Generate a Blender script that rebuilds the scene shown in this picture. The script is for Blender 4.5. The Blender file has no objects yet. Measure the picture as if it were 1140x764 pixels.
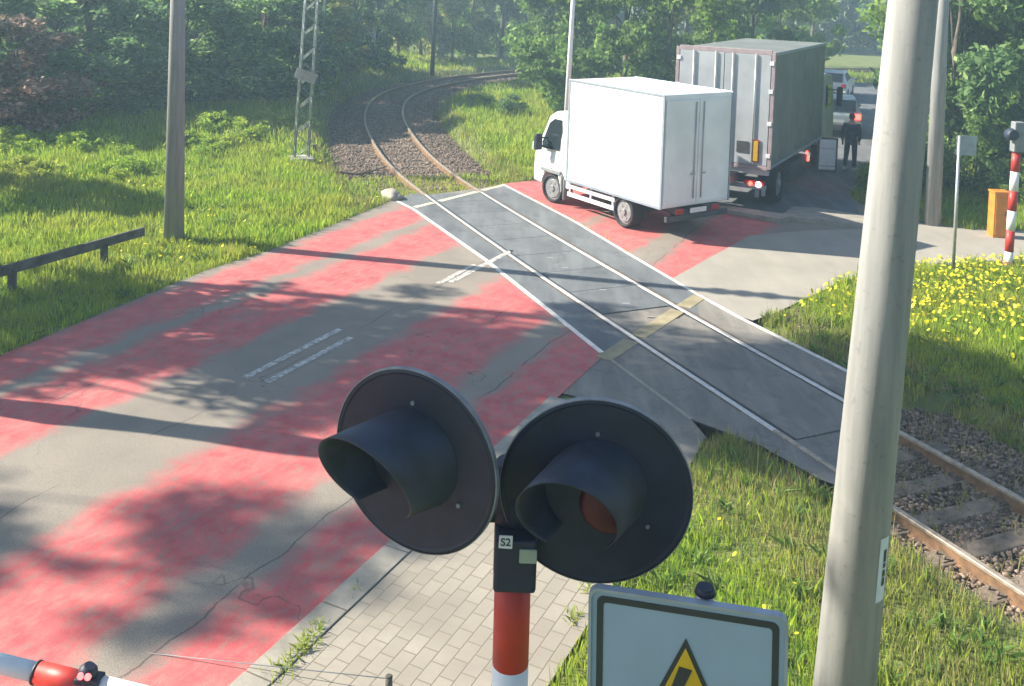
import bpy, bmesh, math, random
import numpy as np
from mathutils import Vector, Matrix

R = math.radians
PI = math.pi
scn = bpy.context.scene
col = scn.collection
rng = np.random.default_rng(7)
random.seed(7)

# ------------------------------------------------------------------ camera
F_PX, CX, CY, HY, ROLL, CAM_H = 1100.0, 570.0, 25.0, -25.0, 0.035, 5.6
pitch = math.atan((CY - HY) / F_PX)
fw = Vector((0, math.cos(pitch), -math.sin(pitch)))
r0 = Vector((1, 0, 0)); u0 = r0.cross(fw)
rt = math.cos(ROLL) * r0 + math.sin(ROLL) * u0
up = -math.sin(ROLL) * r0 + math.cos(ROLL) * u0
cd = bpy.data.cameras.new('camera'); cam = bpy.data.objects.new('camera', cd); col.objects.link(cam)
M = Matrix((rt, up, -fw)).transposed().to_4x4(); M.translation = (0, 0, CAM_H)
cam.matrix_world = M
cd.sensor_fit = 'HORIZONTAL'; cd.sensor_width = 36; cd.lens = F_PX / 1140 * 36
cd.shift_y = -(382 - CY) / 1140; cd.shift_x = 0
cd.clip_start = 0.1; cd.clip_end = 2000
scn.camera = cam

# ------------------------------------------------------------------ light
SUN_AZ, SUN_EL = -79.0, 35.0        # degrees from +Y towards +X
world = bpy.data.worlds.new('World'); scn.world = world; world.use_nodes = True
nt = world.node_tree; nt.nodes.clear()
sky = nt.nodes.new('ShaderNodeTexSky'); sky.sky_type = 'NISHITA'; sky.sun_disc = False
sky.sun_elevation = R(SUN_EL); sky.sun_rotation = R(SUN_AZ)
sky.air_density = 1.0; sky.dust_density = 1.0; sky.ozone_density = 1.6
bg = nt.nodes.new('ShaderNodeBackground'); bg.inputs[1].default_value = 0.075
wo = nt.nodes.new('ShaderNodeOutputWorld')
nt.links.new(sky.outputs[0], bg.inputs[0]); nt.links.new(bg.outputs[0], wo.inputs[0])
sd = bpy.data.lights.new('sun', 'SUN'); sd.energy = 5.0; sd.angle = R(0.5); sd.color = (1, 0.92, 0.78)
sun = bpy.data.objects.new('sun', sd); col.objects.link(sun)
SV = Vector((math.sin(R(SUN_AZ)) * math.cos(R(SUN_EL)), math.cos(R(SUN_AZ)) * math.cos(R(SUN_EL)), math.sin(R(SUN_EL))))
sun.rotation_euler = SV.to_track_quat('Z', 'Y').to_euler(); sun.location = SV * 50
scn.view_settings.view_transform = 'Standard'; scn.view_settings.look = 'None'
scn.view_settings.gamma = 1; scn.view_settings.exposure = 1.52
scn.render.engine = 'CYCLES'
scn.cycles.volume_bounces = 0

# ------------------------------------------------------------------ pixel -> world measuring helpers
def ray(x, y):
    return fw + rt * ((x - CX) / F_PX) - up * ((y - CY) / F_PX)
def G(x, y, z=0.0):
    d = ray(x, y); t = (z - CAM_H) / d.z
    return Vector((d.x * t, d.y * t, z))
def at(x, y, Y):
    d = ray(x, y); t = Y / d.y
    return Vector((d.x * t, Y, CAM_H + d.z * t))
A = R(26)
def W(c, s, z=0.0):       # road coordinates (across, along) -> world
    c -= 8.75
    return Vector((c * math.cos(A) + s * math.sin(A), -c * math.sin(A) + s * math.cos(A), z))
def roadcs(x, y):
    return (x * math.cos(A) - y * math.sin(A) + 8.75, x * math.sin(A) + y * math.cos(A))

# ------------------------------------------------------------------ materials
def new_mat(name):
    m = bpy.data.materials.new(name); m.use_nodes = True
    n = m.node_tree; b = n.nodes['Principled BSDF']
    return m, n, b
def nd(n, t, **k):
    x = n.nodes.new(t)
    for a, v in k.items():
        if a.startswith('i_'):
            x.inputs[int(a[2:]) if a[2:].isdigit() else a[2:]].default_value = v
        else: setattr(x, a, v)
    return x
def c4(c): return (c[0], c[1], c[2], 1)
def mixc(n, fac, a, b, mode='MIX'):
    x = n.nodes.new('ShaderNodeMix'); x.data_type = 'RGBA'; x.blend_type = mode
    for s, v in ((x.inputs[0], fac), (x.inputs[6], a), (x.inputs[7], b)):
        if hasattr(v, 'links'): n.links.new(v, s)
        else: s.default_value = v if isinstance(v, (int, float)) else (c4(v) if len(v) == 3 else v)
    return x.outputs[2]
def ramp(n, src, stops):
    x = n.nodes.new('ShaderNodeValToRGB'); n.links.new(src, x.inputs[0])
    e = x.color_ramp.elements
    while len(e) < len(stops): e.new(0.5)
    for el, (p, v) in zip(e, stops):
        el.position = p; el.color = (v, v, v, 1) if isinstance(v, (int, float)) else c4(v)
    return x.outputs[0]
def noise(n, scale, detail=4, vec=None, rough=0.55, dist=0.0):
    x = n.nodes.new('ShaderNodeTexNoise'); x.inputs['Scale'].default_value = scale
    x.inputs['Detail'].default_value = detail; x.inputs['Roughness'].default_value = rough
    x.inputs['Distortion'].default_value = dist
    if vec is None:
        t = n.nodes.new('ShaderNodeTexCoord'); vec = t.outputs['Object']
    n.links.new(vec, x.inputs['Vector'])
    return x.outputs['Fac']
def bump(n, b, src, strength=0.3, dist=0.02):
    x = n.nodes.new('ShaderNodeBump'); x.inputs['Strength'].default_value = strength
    x.inputs['Distance'].default_value = dist
    n.links.new(src, x.inputs['Height']); n.links.new(x.outputs[0], b.inputs['Normal'])
def mapping(n, scale, src='UV'):
    t = n.nodes.new('ShaderNodeTexCoord'); m = n.nodes.new('ShaderNodeMapping')
    n.links.new(t.outputs[src], m.inputs[0]); m.inputs['Scale'].default_value = scale
    return m.outputs[0]

def plain(name, base, rough=0.6, var=0.15, scale=6, bmp=0.0, metallic=0.0, dark=None, spec=None):
    m, n, b = new_mat(name)
    f = noise(n, scale, 5)
    d = dark or tuple(v * (1 - 2.2 * var) for v in base)
    cc = mixc(n, ramp(n, f, [(0.35, 0.0), (0.65, 1.0)]), d, tuple(min(1, v * (1 + var * .4)) for v in base))
    n.links.new(cc, b.inputs['Base Color'])
    b.inputs['Roughness'].default_value = rough; b.inputs['Metallic'].default_value = metallic
    if spec is not None: b.inputs['Specular IOR Level'].default_value = spec
    if bmp: bump(n, b, noise(n, scale * 12, 3), bmp, 0.01)
    return m
def glow(name, c, s, base=(.3, .01, .01)):
    m, n, b = new_mat(name); b.inputs['Base Color'].default_value = c4(base)
    b.inputs['Emission Color'].default_value = c4(c); b.inputs['Emission Strength'].default_value = s
    b.inputs['Roughness'].default_value = 0.3
    return m

MT = {}
# grass blades: per-blade hue plus patches
def leafy(name, c1, c2, c3, patch=0.5, trans=0.35, rough=0.6, patch_c=None, pscale=0.5, hi=1.35):
    m, n, b = new_mat(name)
    g = n.nodes.new('ShaderNodeNewGeometry')
    cc = ramp(n, g.outputs['Random Per Island'], [(0.0, c1), (0.6, c2), (0.85, c3), (1.0, tuple(min(.8, v * hi) for v in c3))])
    if patch_c:
        t = n.nodes.new('ShaderNodeTexCoord')
        f = ramp(n, noise(n, pscale, 4, g.outputs['Position']), [(0.42, 0.0), (0.62, 1.0)])
        mm = n.nodes.new('ShaderNodeMath'); mm.operation = 'MULTIPLY'; n.links.new(f, mm.inputs[0]); mm.inputs[1].default_value = patch
        cc = mixc(n, mm.outputs[0], cc, patch_c)
    n.links.new(cc, b.inputs['Base Color']); b.inputs['Roughness'].default_value = rough
    b.inputs['Specular IOR Level'].default_value = 0.25
    tr = n.nodes.new('ShaderNodeBsdfTranslucent'); n.links.new(cc, tr.inputs[0])
    mx = n.nodes.new('ShaderNodeMixShader'); mx.inputs[0].default_value = trans
    out = n.nodes['Material Output']
    n.links.new(b.outputs[0], mx.inputs[1]); n.links.new(tr.outputs[0], mx.inputs[2]); n.links.new(mx.outputs[0], out.inputs[0])
    return m
MT['grass'] = leafy('grass', (.15, .28, .02), (.27, .42, .03), (.42, .50, .06), 0.55, .5, patch_c=(.42, .42, .07), pscale=.35)
MT['dry_grass'] = leafy('dry_grass', (.30, .27, .10), (.40, .33, .15), (.22, .26, .07), 0.5, .35, patch_c=(.16, .24, .04), pscale=.9)
MT['dandelion'] = leafy('dandelion', (.75, .62, .02), (.8, .7, .03), (.8, .75, .06), 0, .3)
MT['leaf_dark'] = leafy('leaf_dark', (.09, .19, .06), (.14, .26, .07), (.28, .40, .12), .75, .55, patch_c=(.12, .21, .10), pscale=.7, hi=2.2)
MT['leaf_mid'] = leafy('leaf_mid', (.10, .20, .045), (.16, .28, .06), (.26, .38, .09), .6, .55, patch_c=(.11, .17, .04), pscale=.5)
MT['leaf_bright'] = leafy('leaf_bright', (.12, .25, .04), (.19, .34, .04), (.30, .42, .07), .5, .55, patch_c=(.20, .26, .04), pscale=.5)
MT['leaf_yellow'] = leafy('leaf_yellow', (.19, .24, .05), (.28, .31, .06), (.38, .36, .10), .5, .5, patch_c=(.12, .18, .04), pscale=.8)
MT['leaf_brown'] = leafy('leaf_brown', (.16, .08, .05), (.27, .15, .11), (.48, .34, .28), .6, .35, patch_c=(.05, .08, .035), pscale=.6)
MT['bark'] = plain('bark', (.13, .105, .08), .9, .25, 5, .5)

# ground soil / low growth
m, n, b = new_mat('soil_and_low_growth')
g = noise(n, 1.1, 6); g2 = noise(n, 14, 4)
cc = mixc(n, ramp(n, g, [(.38, 0.), (.6, 1.)]), (.09, .15, .03), (.17, .20, .05))
cc = mixc(n, ramp(n, g2, [(.45, 0.), (.7, .7)]), cc, (.13, .10, .06))
n.links.new(cc, b.inputs['Base Color']); b.inputs['Roughness'].default_value = .95; bump(n, b, g2, .8, .06)
MT['ground'] = m

# road: old asphalt with worn red anti-skid paint in lane bands (UV = across, along in metres)
def road_mat(name, bands, lo=.40, hi=.53, strength=1.0, deck=False):
    m, n, b = new_mat(name)
    t = n.nodes.new('ShaderNodeTexCoord'); uv = t.outputs['UV']
    sep = n.nodes.new('ShaderNodeSeparateXYZ'); n.links.new(uv, sep.inputs[0])
    # wobble of the band edge
    w = noise(n, 1.6, 4, uv); mm = nd(n, 'ShaderNodeMath', operation='MULTIPLY_ADD'); n.links.new(w, mm.inputs[0]); mm.inputs[1].default_value = .7; 
    sub = nd(n, 'ShaderNodeMath', operation='SUBTRACT'); n.links.new(sep.outputs[0], sub.inputs[0]); sub.inputs[1].default_value = .35
    n.links.new(sub.outputs[0], mm.inputs[2])
    mr = nd(n, 'ShaderNodeMapRange'); n.links.new(mm.outputs[0], mr.inputs[0]); mr.inputs[1].default_value = -5; mr.inputs[2].default_value = 7
    stops = []
    for (a, z_) in bands:
        stops += [((a - .16 + 5) / 12, 0.), ((a + .12 + 5) / 12, 1.), ((z_ - .12 + 5) / 12, 1.), ((z_ + .16 + 5) / 12, 0.)]
    band = ramp(n, mr.outputs[0], stops)
    wear = noise(n, 1.0, 7, mapping(n, (1.9, .75, 1)), .62, .3)
    wr = ramp(n, wear, [(.28, .45), (.46, 1.)])
    fine = noise(n, 9, 5, mapping(n, (1.2, .5, 1)), .7)
    fr = ramp(n, fine, [(.33, .35), (.54, 1.)])
    p = nd(n, 'ShaderNodeMath', operation='MULTIPLY'); n.links.new(band, p.inputs[0]); n.links.new(wr, p.inputs[1])
    p2 = nd(n, 'ShaderNodeMath', operation='MULTIPLY'); n.links.new(p.outputs[0], p2.inputs[0]); n.links.new(fr, p2.inputs[1])
    p3 = nd(n, 'ShaderNodeMath', operation='MULTIPLY'); n.links.new(p2.outputs[0], p3.inputs[0]); p3.inputs[1].default_value = strength
    grit = noise(n, 70, 4, uv, .7)
    base = mixc(n, ramp(n, noise(n, .9, 6, uv), [(.35, 0.), (.65, 1.)]), (.21, .183, .152), (.285, .248, .20))
    base = mixc(n, ramp(n, grit, [(.4, 0.), (.65, .7)]), base, (.10, .09, .08))
    red = mixc(n, ramp(n, noise(n, 3, 6, uv), [(.35, 0.), (.65, 1.)]), (.42, .052, .062), (.54, .11, .11))
    cc = mixc(n, p3.outputs[0], base, red)
    sp_ = noise(n, 110, 3, uv, .8); cc = mixc(n, ramp(n, sp_, [(.55, 0.), (.7, .55)]), cc, (.42, .36, .30)); cc = mixc(n, ramp(n, noise(n, 26, 5, mapping(n, (1.5, .8, 1)), .8), [(.5, 0.), (.72, .6)]), cc, (.13, .10, .085))
    # seams and long cracks running with the lane
    for c0_, wd_, ms_ in ((2.88, .014, .50), (1.62, .010, .56), (-1.75, .012, .52), (.02, .010, .50)):
        wb = noise(n, .9, 5, uv); ad = nd(n, 'ShaderNodeMath', operation='MULTIPLY_ADD'); n.links.new(wb, ad.inputs[0]); ad.inputs[1].default_value = .34; n.links.new(sep.outputs[0], ad.inputs[2])
        sb = nd(n, 'ShaderNodeMath', operation='SUBTRACT'); n.links.new(ad.outputs[0], sb.inputs[0]); sb.inputs[1].default_value = c0_ + .17
        ab = nd(n, 'ShaderNodeMath', operation='ABSOLUTE'); n.links.new(sb.outputs[0], ab.inputs[0])
        ln = ramp(n, ab.outputs[0], [(wd_ * .4, .75), (wd_, 0.)]); mk_ = ramp(n, noise(n, .7 + c0_ * .05, 3, uv), [(ms_ - .03, 0.), (ms_ + .03, 1.)])
        ml = nd(n, 'ShaderNodeMath', operation='MULTIPLY'); n.links.new(ln, ml.inputs[0]); n.links.new(mk_, ml.inputs[1]); cc = mixc(n, ml.outputs[0], cc, (.05, .042, .038))
    # cracks
    vo = nd(n, 'ShaderNodeTexVoronoi', feature='DISTANCE_TO_EDGE'); vo.inputs['Scale'].default_value = .38
    dn = nd(n, 'ShaderNodeVectorMath', operation='ADD'); nz = n.nodes.new('ShaderNodeTexNoise'); nz.inputs['Scale'].default_value = 2.5
    n.links.new(uv, nz.inputs['Vector']); n.links.new(uv, dn.inputs[0]); n.links.new(nz.outputs['Color'], dn.inputs[1]); n.links.new(dn.outputs[0], vo.inputs['Vector'])
    ck0 = ramp(n, vo.outputs['Distance'], [(.002, .6), (.007, 0.)]); ckm = ramp(n, noise(n, .45, 3, uv), [(.52, 0.), (.6, 1.)]); ckx = nd(n, 'ShaderNodeMath', operation='MULTIPLY'); n.links.new(ck0, ckx.inputs[0]); n.links.new(ckm, ckx.inputs[1]); ck = ckx.outputs[0]
    cc = mixc(n, ck, cc, (.05, .045, .04))
    n.links.new(cc, b.inputs['Base Color']); b.inputs['Roughness'].default_value = .82
    bump(n, b, grit, .35, .01)
    return m
MT['road'] = road_mat('worn_road_with_red_bands', [(-3.75, -2.8), (-2.35, -1.1), (.75, 2.35), (2.98, 3.85)])
MT['far_road'] = road_mat('far_road_with_red_bands', [(-3.3, .45), (.75, 2.25), (3.0, 4.3)], strength=.95)
def asphalt(name, a, c_, sc=1.0, st=.65):
    m, n, b = new_mat(name)
    cc = mixc(n, ramp(n, noise(n, sc, 6), [(.35, 0.), (.65, 1.)]), a, c_)
    t_ = n.nodes.new('ShaderNodeTexCoord'); mp_ = n.nodes.new('ShaderNodeMapping'); n.links.new(t_.outputs['Object'], mp_.inputs[0])
    mp_.inputs['Rotation'].default_value = (0, 0, R(26)); mp_.inputs['Scale'].default_value = (2.6, .35, 1)
    cc = mixc(n, ramp(n, noise(n, 1.0, 6, mp_.outputs[0], .65), [(.42, 0.), (.66, st)]), cc, tuple(v * 1.55 for v in c_))
    cc = mixc(n, ramp(n, noise(n, 2.2, 6, None, .7, .6), [(.52, 0.), (.66, .5 * st / .65)]), cc, tuple(v * .55 for v in a))
    gr = noise(n, 60, 4, None, .7)
    cc = mixc(n, ramp(n, gr, [(.4, 0.), (.7, .45)]), cc, tuple(v * .5 for v in a))
    n.links.new(cc, b.inputs['Base Color']); b.inputs['Roughness'].default_value = .85; bump(n, b, gr, .35, .01)
    return m
MT['side_road'] = asphalt('pale_side_road', (.27, .25, .21), (.32, .295, .25), 1.0, .16)
MT['deck'] = asphalt('crossing_deck_grey', (.095, .105, .115), (.13, .14, .145))
MT['deck_worn'] = asphalt('crossing_deck_worn', (.15, .14, .125), (.19, .175, .15))
MT['concrete'] = plain('concrete', (.30, .275, .23), .85, .12, 5, .3)
MT['old_concrete'] = plain('old_concrete', (.40, .385, .35), .85, .16, 3, .35)
MT['pale_steel'] = plain('pale_steel_edge', (.62, .60, .56), .45, .1, 8)
MT['grime'] = plain('rusty_grime', (.13, .10, .075), .9, .2, 6)
MT['yellow_concrete'] = plain('yellowed_concrete', (.31, .265, .16), .85, .15, 4, .3)
MT['cream_concrete'] = plain('cream_concrete', (.52, .50, .38), .85, .12, 4, .3)
MT['white_line'] = plain('worn_white_line', (.52, .50, .46), .8, .3, 12, .2)
# concrete post with vertical stains
def pole_mat(name, c, c2):
    m, n, b = new_mat(name)
    st = noise(n, 3, 6, mapping(n, (4, 4, .35), 'Object'))
    cc = mixc(n, ramp(n, st, [(.38, 0.), (.62, 1.)]), c2, c)
    sp = noise(n, 30, 4); cc = mixc(n, ramp(n, sp, [(.6, 0.), (.75, .5)]), cc, tuple(v * .55 for v in c2))
    n.links.new(cc, b.inputs['Base Color']); b.inputs['Roughness'].default_value = .8; bump(n, b, sp, .25, .004)
    return m
MT['pole'] = pole_mat('spun_concrete', (.29, .288, .275), (.20, .205, .20))
MT['pole_grey'] = pole_mat('weathered_concrete', (.30, .30, .29), (.21, .215, .21))
MT['galv'] = plain('galvanised_steel', (.42, .44, .44), .45, .1, 9, 0, .5)
MT['lattice'] = plain('painted_lattice', (.24, .29, .28), .6, .2, 9)
# pavers
m, n, b = new_mat('pavers')
br = n.nodes.new('ShaderNodeTexBrick'); n.links.new(mapping(n, (1, 1, 1)), br.inputs['Vector'])
br.inputs['Scale'].default_value = 1; br.inputs['Brick Width'].default_value = .235; br.inputs['Row Height'].default_value = .14
br.inputs['Mortar Size'].default_value = .006; br.inputs['Mortar Smooth'].default_value = .4; br.inputs['Bias'].default_value = 0
br.inputs['Color1'].default_value = (.26, .235, .19, 1); br.inputs['Color2'].default_value = (.33, .30, .245, 1); br.inputs['Mortar'].default_value = (.15, .125, .09, 1)
cc = mixc(n, ramp(n, noise(n, .8, 5), [(.4, 0.), (.65, .7)]), br.outputs[0], (.20, .175, .14))
cc = mixc(n, ramp(n, noise(n, 40, 4), [(.5, 0.), (.75, .4)]), cc, (.22, .20, .17))
n.links.new(cc, b.inputs['Base Color']); b.inputs['Roughness'].default_value = .9
inv = nd(n, 'ShaderNodeMath', operation='SUBTRACT'); inv.inputs[0].default_value = 1; n.links.new(br.outputs['Fac'], inv.inputs[1]); bump(n, b, inv.outputs[0], .5, .01)
MT['pavers'] = m
# ballast
m, n, b = new_mat('ballast_bed')
v = nd(n, 'ShaderNodeTexVoronoi'); v.inputs['Scale'].default_value = 14
t = n.nodes.new('ShaderNodeTexCoord'); n.links.new(t.outputs['Object'], v.inputs['Vector'])
sp = n.nodes.new('ShaderNodeSeparateColor'); n.links.new(v.outputs['Color'], sp.inputs[0])
cc = mixc(n, sp.outputs[0], (.08, .055, .04), (.22, .155, .12))
cc = mixc(n, ramp(n, noise(n, .8, 5), [(.5, 0.), (.75, .6)]), cc, (.09, .10, .04))
n.links.new(cc, b.inputs['Base Color']); b.inputs['Roughness'].default_value = .95; bump(n, b, v.outputs['Distance'], 1, .05)
MT['ballast'] = m
def isl(name, c1, c2, c3, rough=.9):
    m, n, b = new_mat(name); g = n.nodes.new('ShaderNodeNewGeometry')
    n.links.new(ramp(n, g.outputs['Random Per Island'], [(0, c1), (.5, c2), (1, c3)]), b.inputs['Base Color']); b.inputs['Roughness'].default_value = rough
    return m
MT['stone'] = isl('ballast_stone', (.07, .05, .035), (.15, .105, .075), (.30, .225, .17))
MT['sleeper'] = plain('sleeper', (.20, .155, .115), .9, .25, 6, .4)
MT['rail_side'] = plain('rail_rust', (.22, .125, .065), .8, .2, 9, .3)
MT['rail_tan'] = plain('rail_head_dull', (.40, .33, .25), .45, .2, 10, 0, .3)
MT['rail_head'] = plain('rail_head', (.60, .58, .55), .38, .12, 10, 0, .35)
MT['black'] = plain('black_plastic', (.015, .021, .042), .55, .12, 12, 0, 0, spec=.4)
MT['visor'] = plain('dusty_dark_visor', (.024, .034, .060), .6, .25, 7, 0)
MT['lens'] = plain('red_lens', (.075, .002, .012), .5, .1, 20)
MT['rim'] = plain('worn_rim', (.22, .23, .25), .5, .2, 10)
MT['red_paint'] = plain('red_paint', (.50, .03, .018), .5, .15, 6)
MT['white_paint'] = plain('white_paint', (.74, .75, .75), .5, .06, 5)
MT['sign_shaded_white'] = plain('sign_sheet_shaded_white', (.24, .33, .42), .45, .05, 3)  # white sheet with its shade put into the blue-grey base colour
MT['sign_grey'] = plain('sign_aluminium', (.30, .35, .41), .4, .08, 8, 0, .3)
MT['sign_black'] = plain('sign_black', (.02, .028, .035), .5, .1, 8)
MT['sign_yellow'] = plain('sign_yellow', (.60, .38, .01), .45, .08, 5)
MT['orange'] = plain('orange_paint', (.62, .22, .03), .5, .12, 5)
MT['van_white'] = plain('van_white', (.78, .78, .77), .35, .07, 1.2, spec=.5)
MT['glass'] = plain('dark_glass', (.02, .03, .035), .08, .1, 3, spec=.7)
MT['tyre'] = plain('tyre', (.025, .025, .026), .85, .2, 10)
MT['wheel_rim'] = plain('wheel_rim', (.35, .35, .36), .4, .1, 10, 0, .5)
MT['dark_metal'] = plain('dark_metal', (.05, .055, .06), .6, .15, 9)
MT['grey_plastic'] = plain('grey_plastic', (.22, .23, .24), .6, .1, 8)
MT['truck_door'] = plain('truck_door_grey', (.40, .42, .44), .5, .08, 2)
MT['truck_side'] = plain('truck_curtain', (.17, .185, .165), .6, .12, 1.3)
MT['truck_frame'] = plain('truck_frame_pink', (.36, .28, .29), .55, .1, 5)
MT['car_silver'] = plain('car_silver', (.36, .42, .44), .35, .05, 3, 0, .3)
MT['car_white'] = plain('car_white', (.7, .72, .72), .3, .05, 3)
MT['tail_on'] = glow('tail_light_lit', (1, .03, .02), 6)
MT['tail_core'] = glow('tail_light_core', (1, .55, .5), 14)
MT['tail_off'] = plain('tail_light', (.35, .02, .02), .3, .05, 9)
MT['plate'] = plain('number_plate', (.7, .7, .66), .5, .04, 9)
MT['jacket'] = plain('dark_jacket', (.055, .065, .10), .85, .2, 8)
MT['trouser'] = plain('dark_trousers', (.06, .065, .08), .85, .2, 8)
MT['skin'] = plain('skin', (.45, .27, .2), .6, .05, 8)
MT['hair'] = plain('hair', (.05, .035, .02), .8, .1, 20)
MT['shoe'] = plain('pale_shoe', (.62, .62, .58), .7, .08, 9)
MT['rail_wood'] = plain('weathered_dark_timber', (.10, .095, .08), .85, .25, 4, .4)
MT['sticker'] = plain('sticker_white', (.62, .66, .66), .5, .05, 9)
MT['olive'] = plain('olive_label', (.30, .36, .28), .5, .08, 9)
MT['wire'] = plain('wire', (.10, .10, .10), .6, .1, 9)
MT['wood_dead'] = plain('dead_wood', (.17, .12, .08), .9, .2, 8, .3)

# ------------------------------------------------------------------ object helpers
def setp(o, label=None, cat=None, group=None, kind=None):
    if label: o['label'] = label
    if cat: o['category'] = cat
    if group: o['group'] = group
    if kind: o['kind'] = kind
    return o
def empty(name, loc=(0, 0, 0), rz=0.0, **k):
    o = bpy.data.objects.new(name, None); col.objects.link(o); o.location = loc; o.rotation_euler = (0, 0, rz)
    o.empty_display_size = .2
    return setp(o, **k)
def link(name, me, mat, parent=None, **k):
    o = bpy.data.objects.new(name, me); col.objects.link(o)
    mats = mat if isinstance(mat, (list, tuple)) else [mat]
    for m_ in mats: me.materials.append(MT[m_] if isinstance(m_, str) else m_)
    if parent: o.parent = parent
    return setp(o, **k)
class B:
    def __init__(s): s.bm = bmesh.new()
    def box(s, c, d, rz=0, rx=0, ry=0, bev=0.0, mi=0):
        r = bmesh.ops.create_cube(s.bm, size=1)
        vs = r['verts']
        Mx = Matrix.Translation(c) @ Matrix.Rotation(rz, 4, 'Z') @ Matrix.Rotation(ry, 4, 'Y') @ Matrix.Rotation(rx, 4, 'X') @ Matrix.Diagonal((d[0], d[1], d[2], 1))
        bmesh.ops.transform(s.bm, matrix=Mx, verts=vs)
        fs = {f for v_ in vs for f in v_.link_faces}
        for f in fs: f.material_index = mi
        if bev:
            es = {e for v_ in vs for e in v_.link_edges}
            bmesh.ops.bevel(s.bm, geom=list(es), offset=bev, segments=2, affect='EDGES', profile=.5)
        return s
    def tube(s, a, b_, r1, r2=None, seg=16, mi=0, caps=True):
        a = Vector(a); b_ = Vector(b_); r2 = r1 if r2 is None else r2
        d = b_ - a; q = d.to_track_quat('Z', 'Y').to_matrix()
        v1 = []; v2 = []
        for i in range(seg):
            t = 2 * PI * i / seg; o = q @ Vector((math.cos(t), math.sin(t), 0))
            v1.append(s.bm.verts.new(a + o * r1)); v2.append(s.bm.verts.new(b_ + o * r2))
        for i in range(seg):
            f = s.bm.faces.new((v1[i], v1[(i + 1) % seg], v2[(i + 1) % seg], v2[i])); f.smooth = True; f.material_index = mi
        if caps:
            f = s.bm.faces.new(v1[::-1]); f.material_index = mi
            f = s.bm.faces.new(v2); f.material_index = mi
        return s
    def path(s, pts, r, seg=6, mi=0):
        pts = [Vector(p) for p in pts]
        rr = r if isinstance(r, (list, tuple)) else [r] * len(pts)
        rings = []
        for i, p in enumerate(pts):
            d = (pts[min(i + 1, len(pts) - 1)] - pts[max(i - 1, 0)]).normalized()
            q = d.to_track_quat('Z', 'Y').to_matrix()
            rings.append([s.bm.verts.new(p + q @ Vector((math.cos(2 * PI * k / seg), math.sin(2 * PI * k / seg), 0)) * rr[i]) for k in range(seg)])
        for a, b_ in zip(rings[:-1], rings[1:]):
            for k in range(seg):
                f = s.bm.faces.new((a[k], a[(k + 1) % seg], b_[(k + 1) % seg], b_[k])); f.smooth = True; f.material_index = mi
        s.bm.faces.new(rings[0][::-1]); s.bm.faces.new(rings[-1])
        return s
    def prism(s, pts, z0, z1, mi=0):       # polygon in xy extruded z0..z1
        lo = [s.bm.verts.new((p[0], p[1], z0)) for p in pts]; hi = [s.bm.verts.new((p[0], p[1], z1)) for p in pts]
        n_ = len(pts)
        f = s.bm.faces.new(lo[::-1]); f.material_index = mi
        f = s.bm.faces.new(hi); f.material_index = mi
        for i in range(n_):
            f = s.bm.faces.new((lo[i], lo[(i + 1) % n_], hi[(i + 1) % n_], hi[i])); f.material_index = mi
        return s
    def prof(s, pts, x0, x1, mi=0, bev=0.0, taper=None):      # side profile (y,z) extruded along x
        a = [s.bm.verts.new((x0, p[0], p[1])) for p in pts]; c = [s.bm.verts.new((x1, p[0], p[1])) for p in pts]
        n_ = len(pts); fs = []
        fs.append(s.bm.faces.new(a)); fs.append(s.bm.faces.new(c[::-1]))
        for i in range(n_): fs.append(s.bm.faces.new((a[(i + 1) % n_], a[i], c[i], c[(i + 1) % n_])))
        for f in fs: f.material_index = mi
        if taper: taper(a + c)
        if bev:
            es = {e for f in fs for e in f.edges}
            bmesh.ops.bevel(s.bm, geom=list(es), offset=bev, segments=2, affect='EDGES', profile=.5)
        return s
    def xf(s, Mx): bmesh.ops.transform(s.bm, matrix=Mx, verts=s.bm.verts); return s
    def build(s, name, mat, parent=None, **k):
        bmesh.ops.recalc_face_normals(s.bm, faces=s.bm.faces)
        me = bpy.data.meshes.new(name); s.bm.to_mesh(me); s.bm.free()
        return link(name, me, mat, parent, **k)
def sheet(name, pts, z, mat, uvroad=True, swap=False, parent=None, thick=0.0, **k):
    bm = bmesh.new(); vs = [bm.verts.new((p[0], p[1], z)) for p in pts]; f = bm.faces.new(vs)
    if f.normal.z < 0: f.normal_flip()
    bm.normal_update()
    if f.normal.z < 0: f.normal_flip()
    bmesh.ops.triangulate(bm, faces=bm.faces[:])
    uvl = bm.loops.layers.uv.new('uv')
    for f in bm.faces:
        for l in f.loops:
            c_, s_ = roadcs(l.vert.co.x, l.vert.co.y); l[uvl].uv = (s_, c_) if swap else (c_, s_)
    me = bpy.data.meshes.new(name); bm.to_mesh(me); bm.free()
    return link(name, me, mat, parent, **k)
def inpoly(P_, poly):
    x, y = P_[:, 0], P_[:, 1]; ins = np.zeros(len(x), bool); n_ = len(poly)
    for i in range(n_):
        x1, y1 = poly[i][0], poly[i][1]; x2, y2 = poly[(i + 1) % n_][0], poly[(i + 1) % n_][1]
        if y1 == y2: continue
        c_ = ((y1 > y) != (y2 > y)) & (x < (x2 - x1) * (y - y1) / (y2 - y1) + x1); ins ^= c_
    return ins
def copy_tree(o, parent=None):
    c_ = o.copy(); col.objects.link(c_); c_.parent = parent
    for ch in list(o.children): copy_tree(ch, c_)
    return c_

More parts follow.
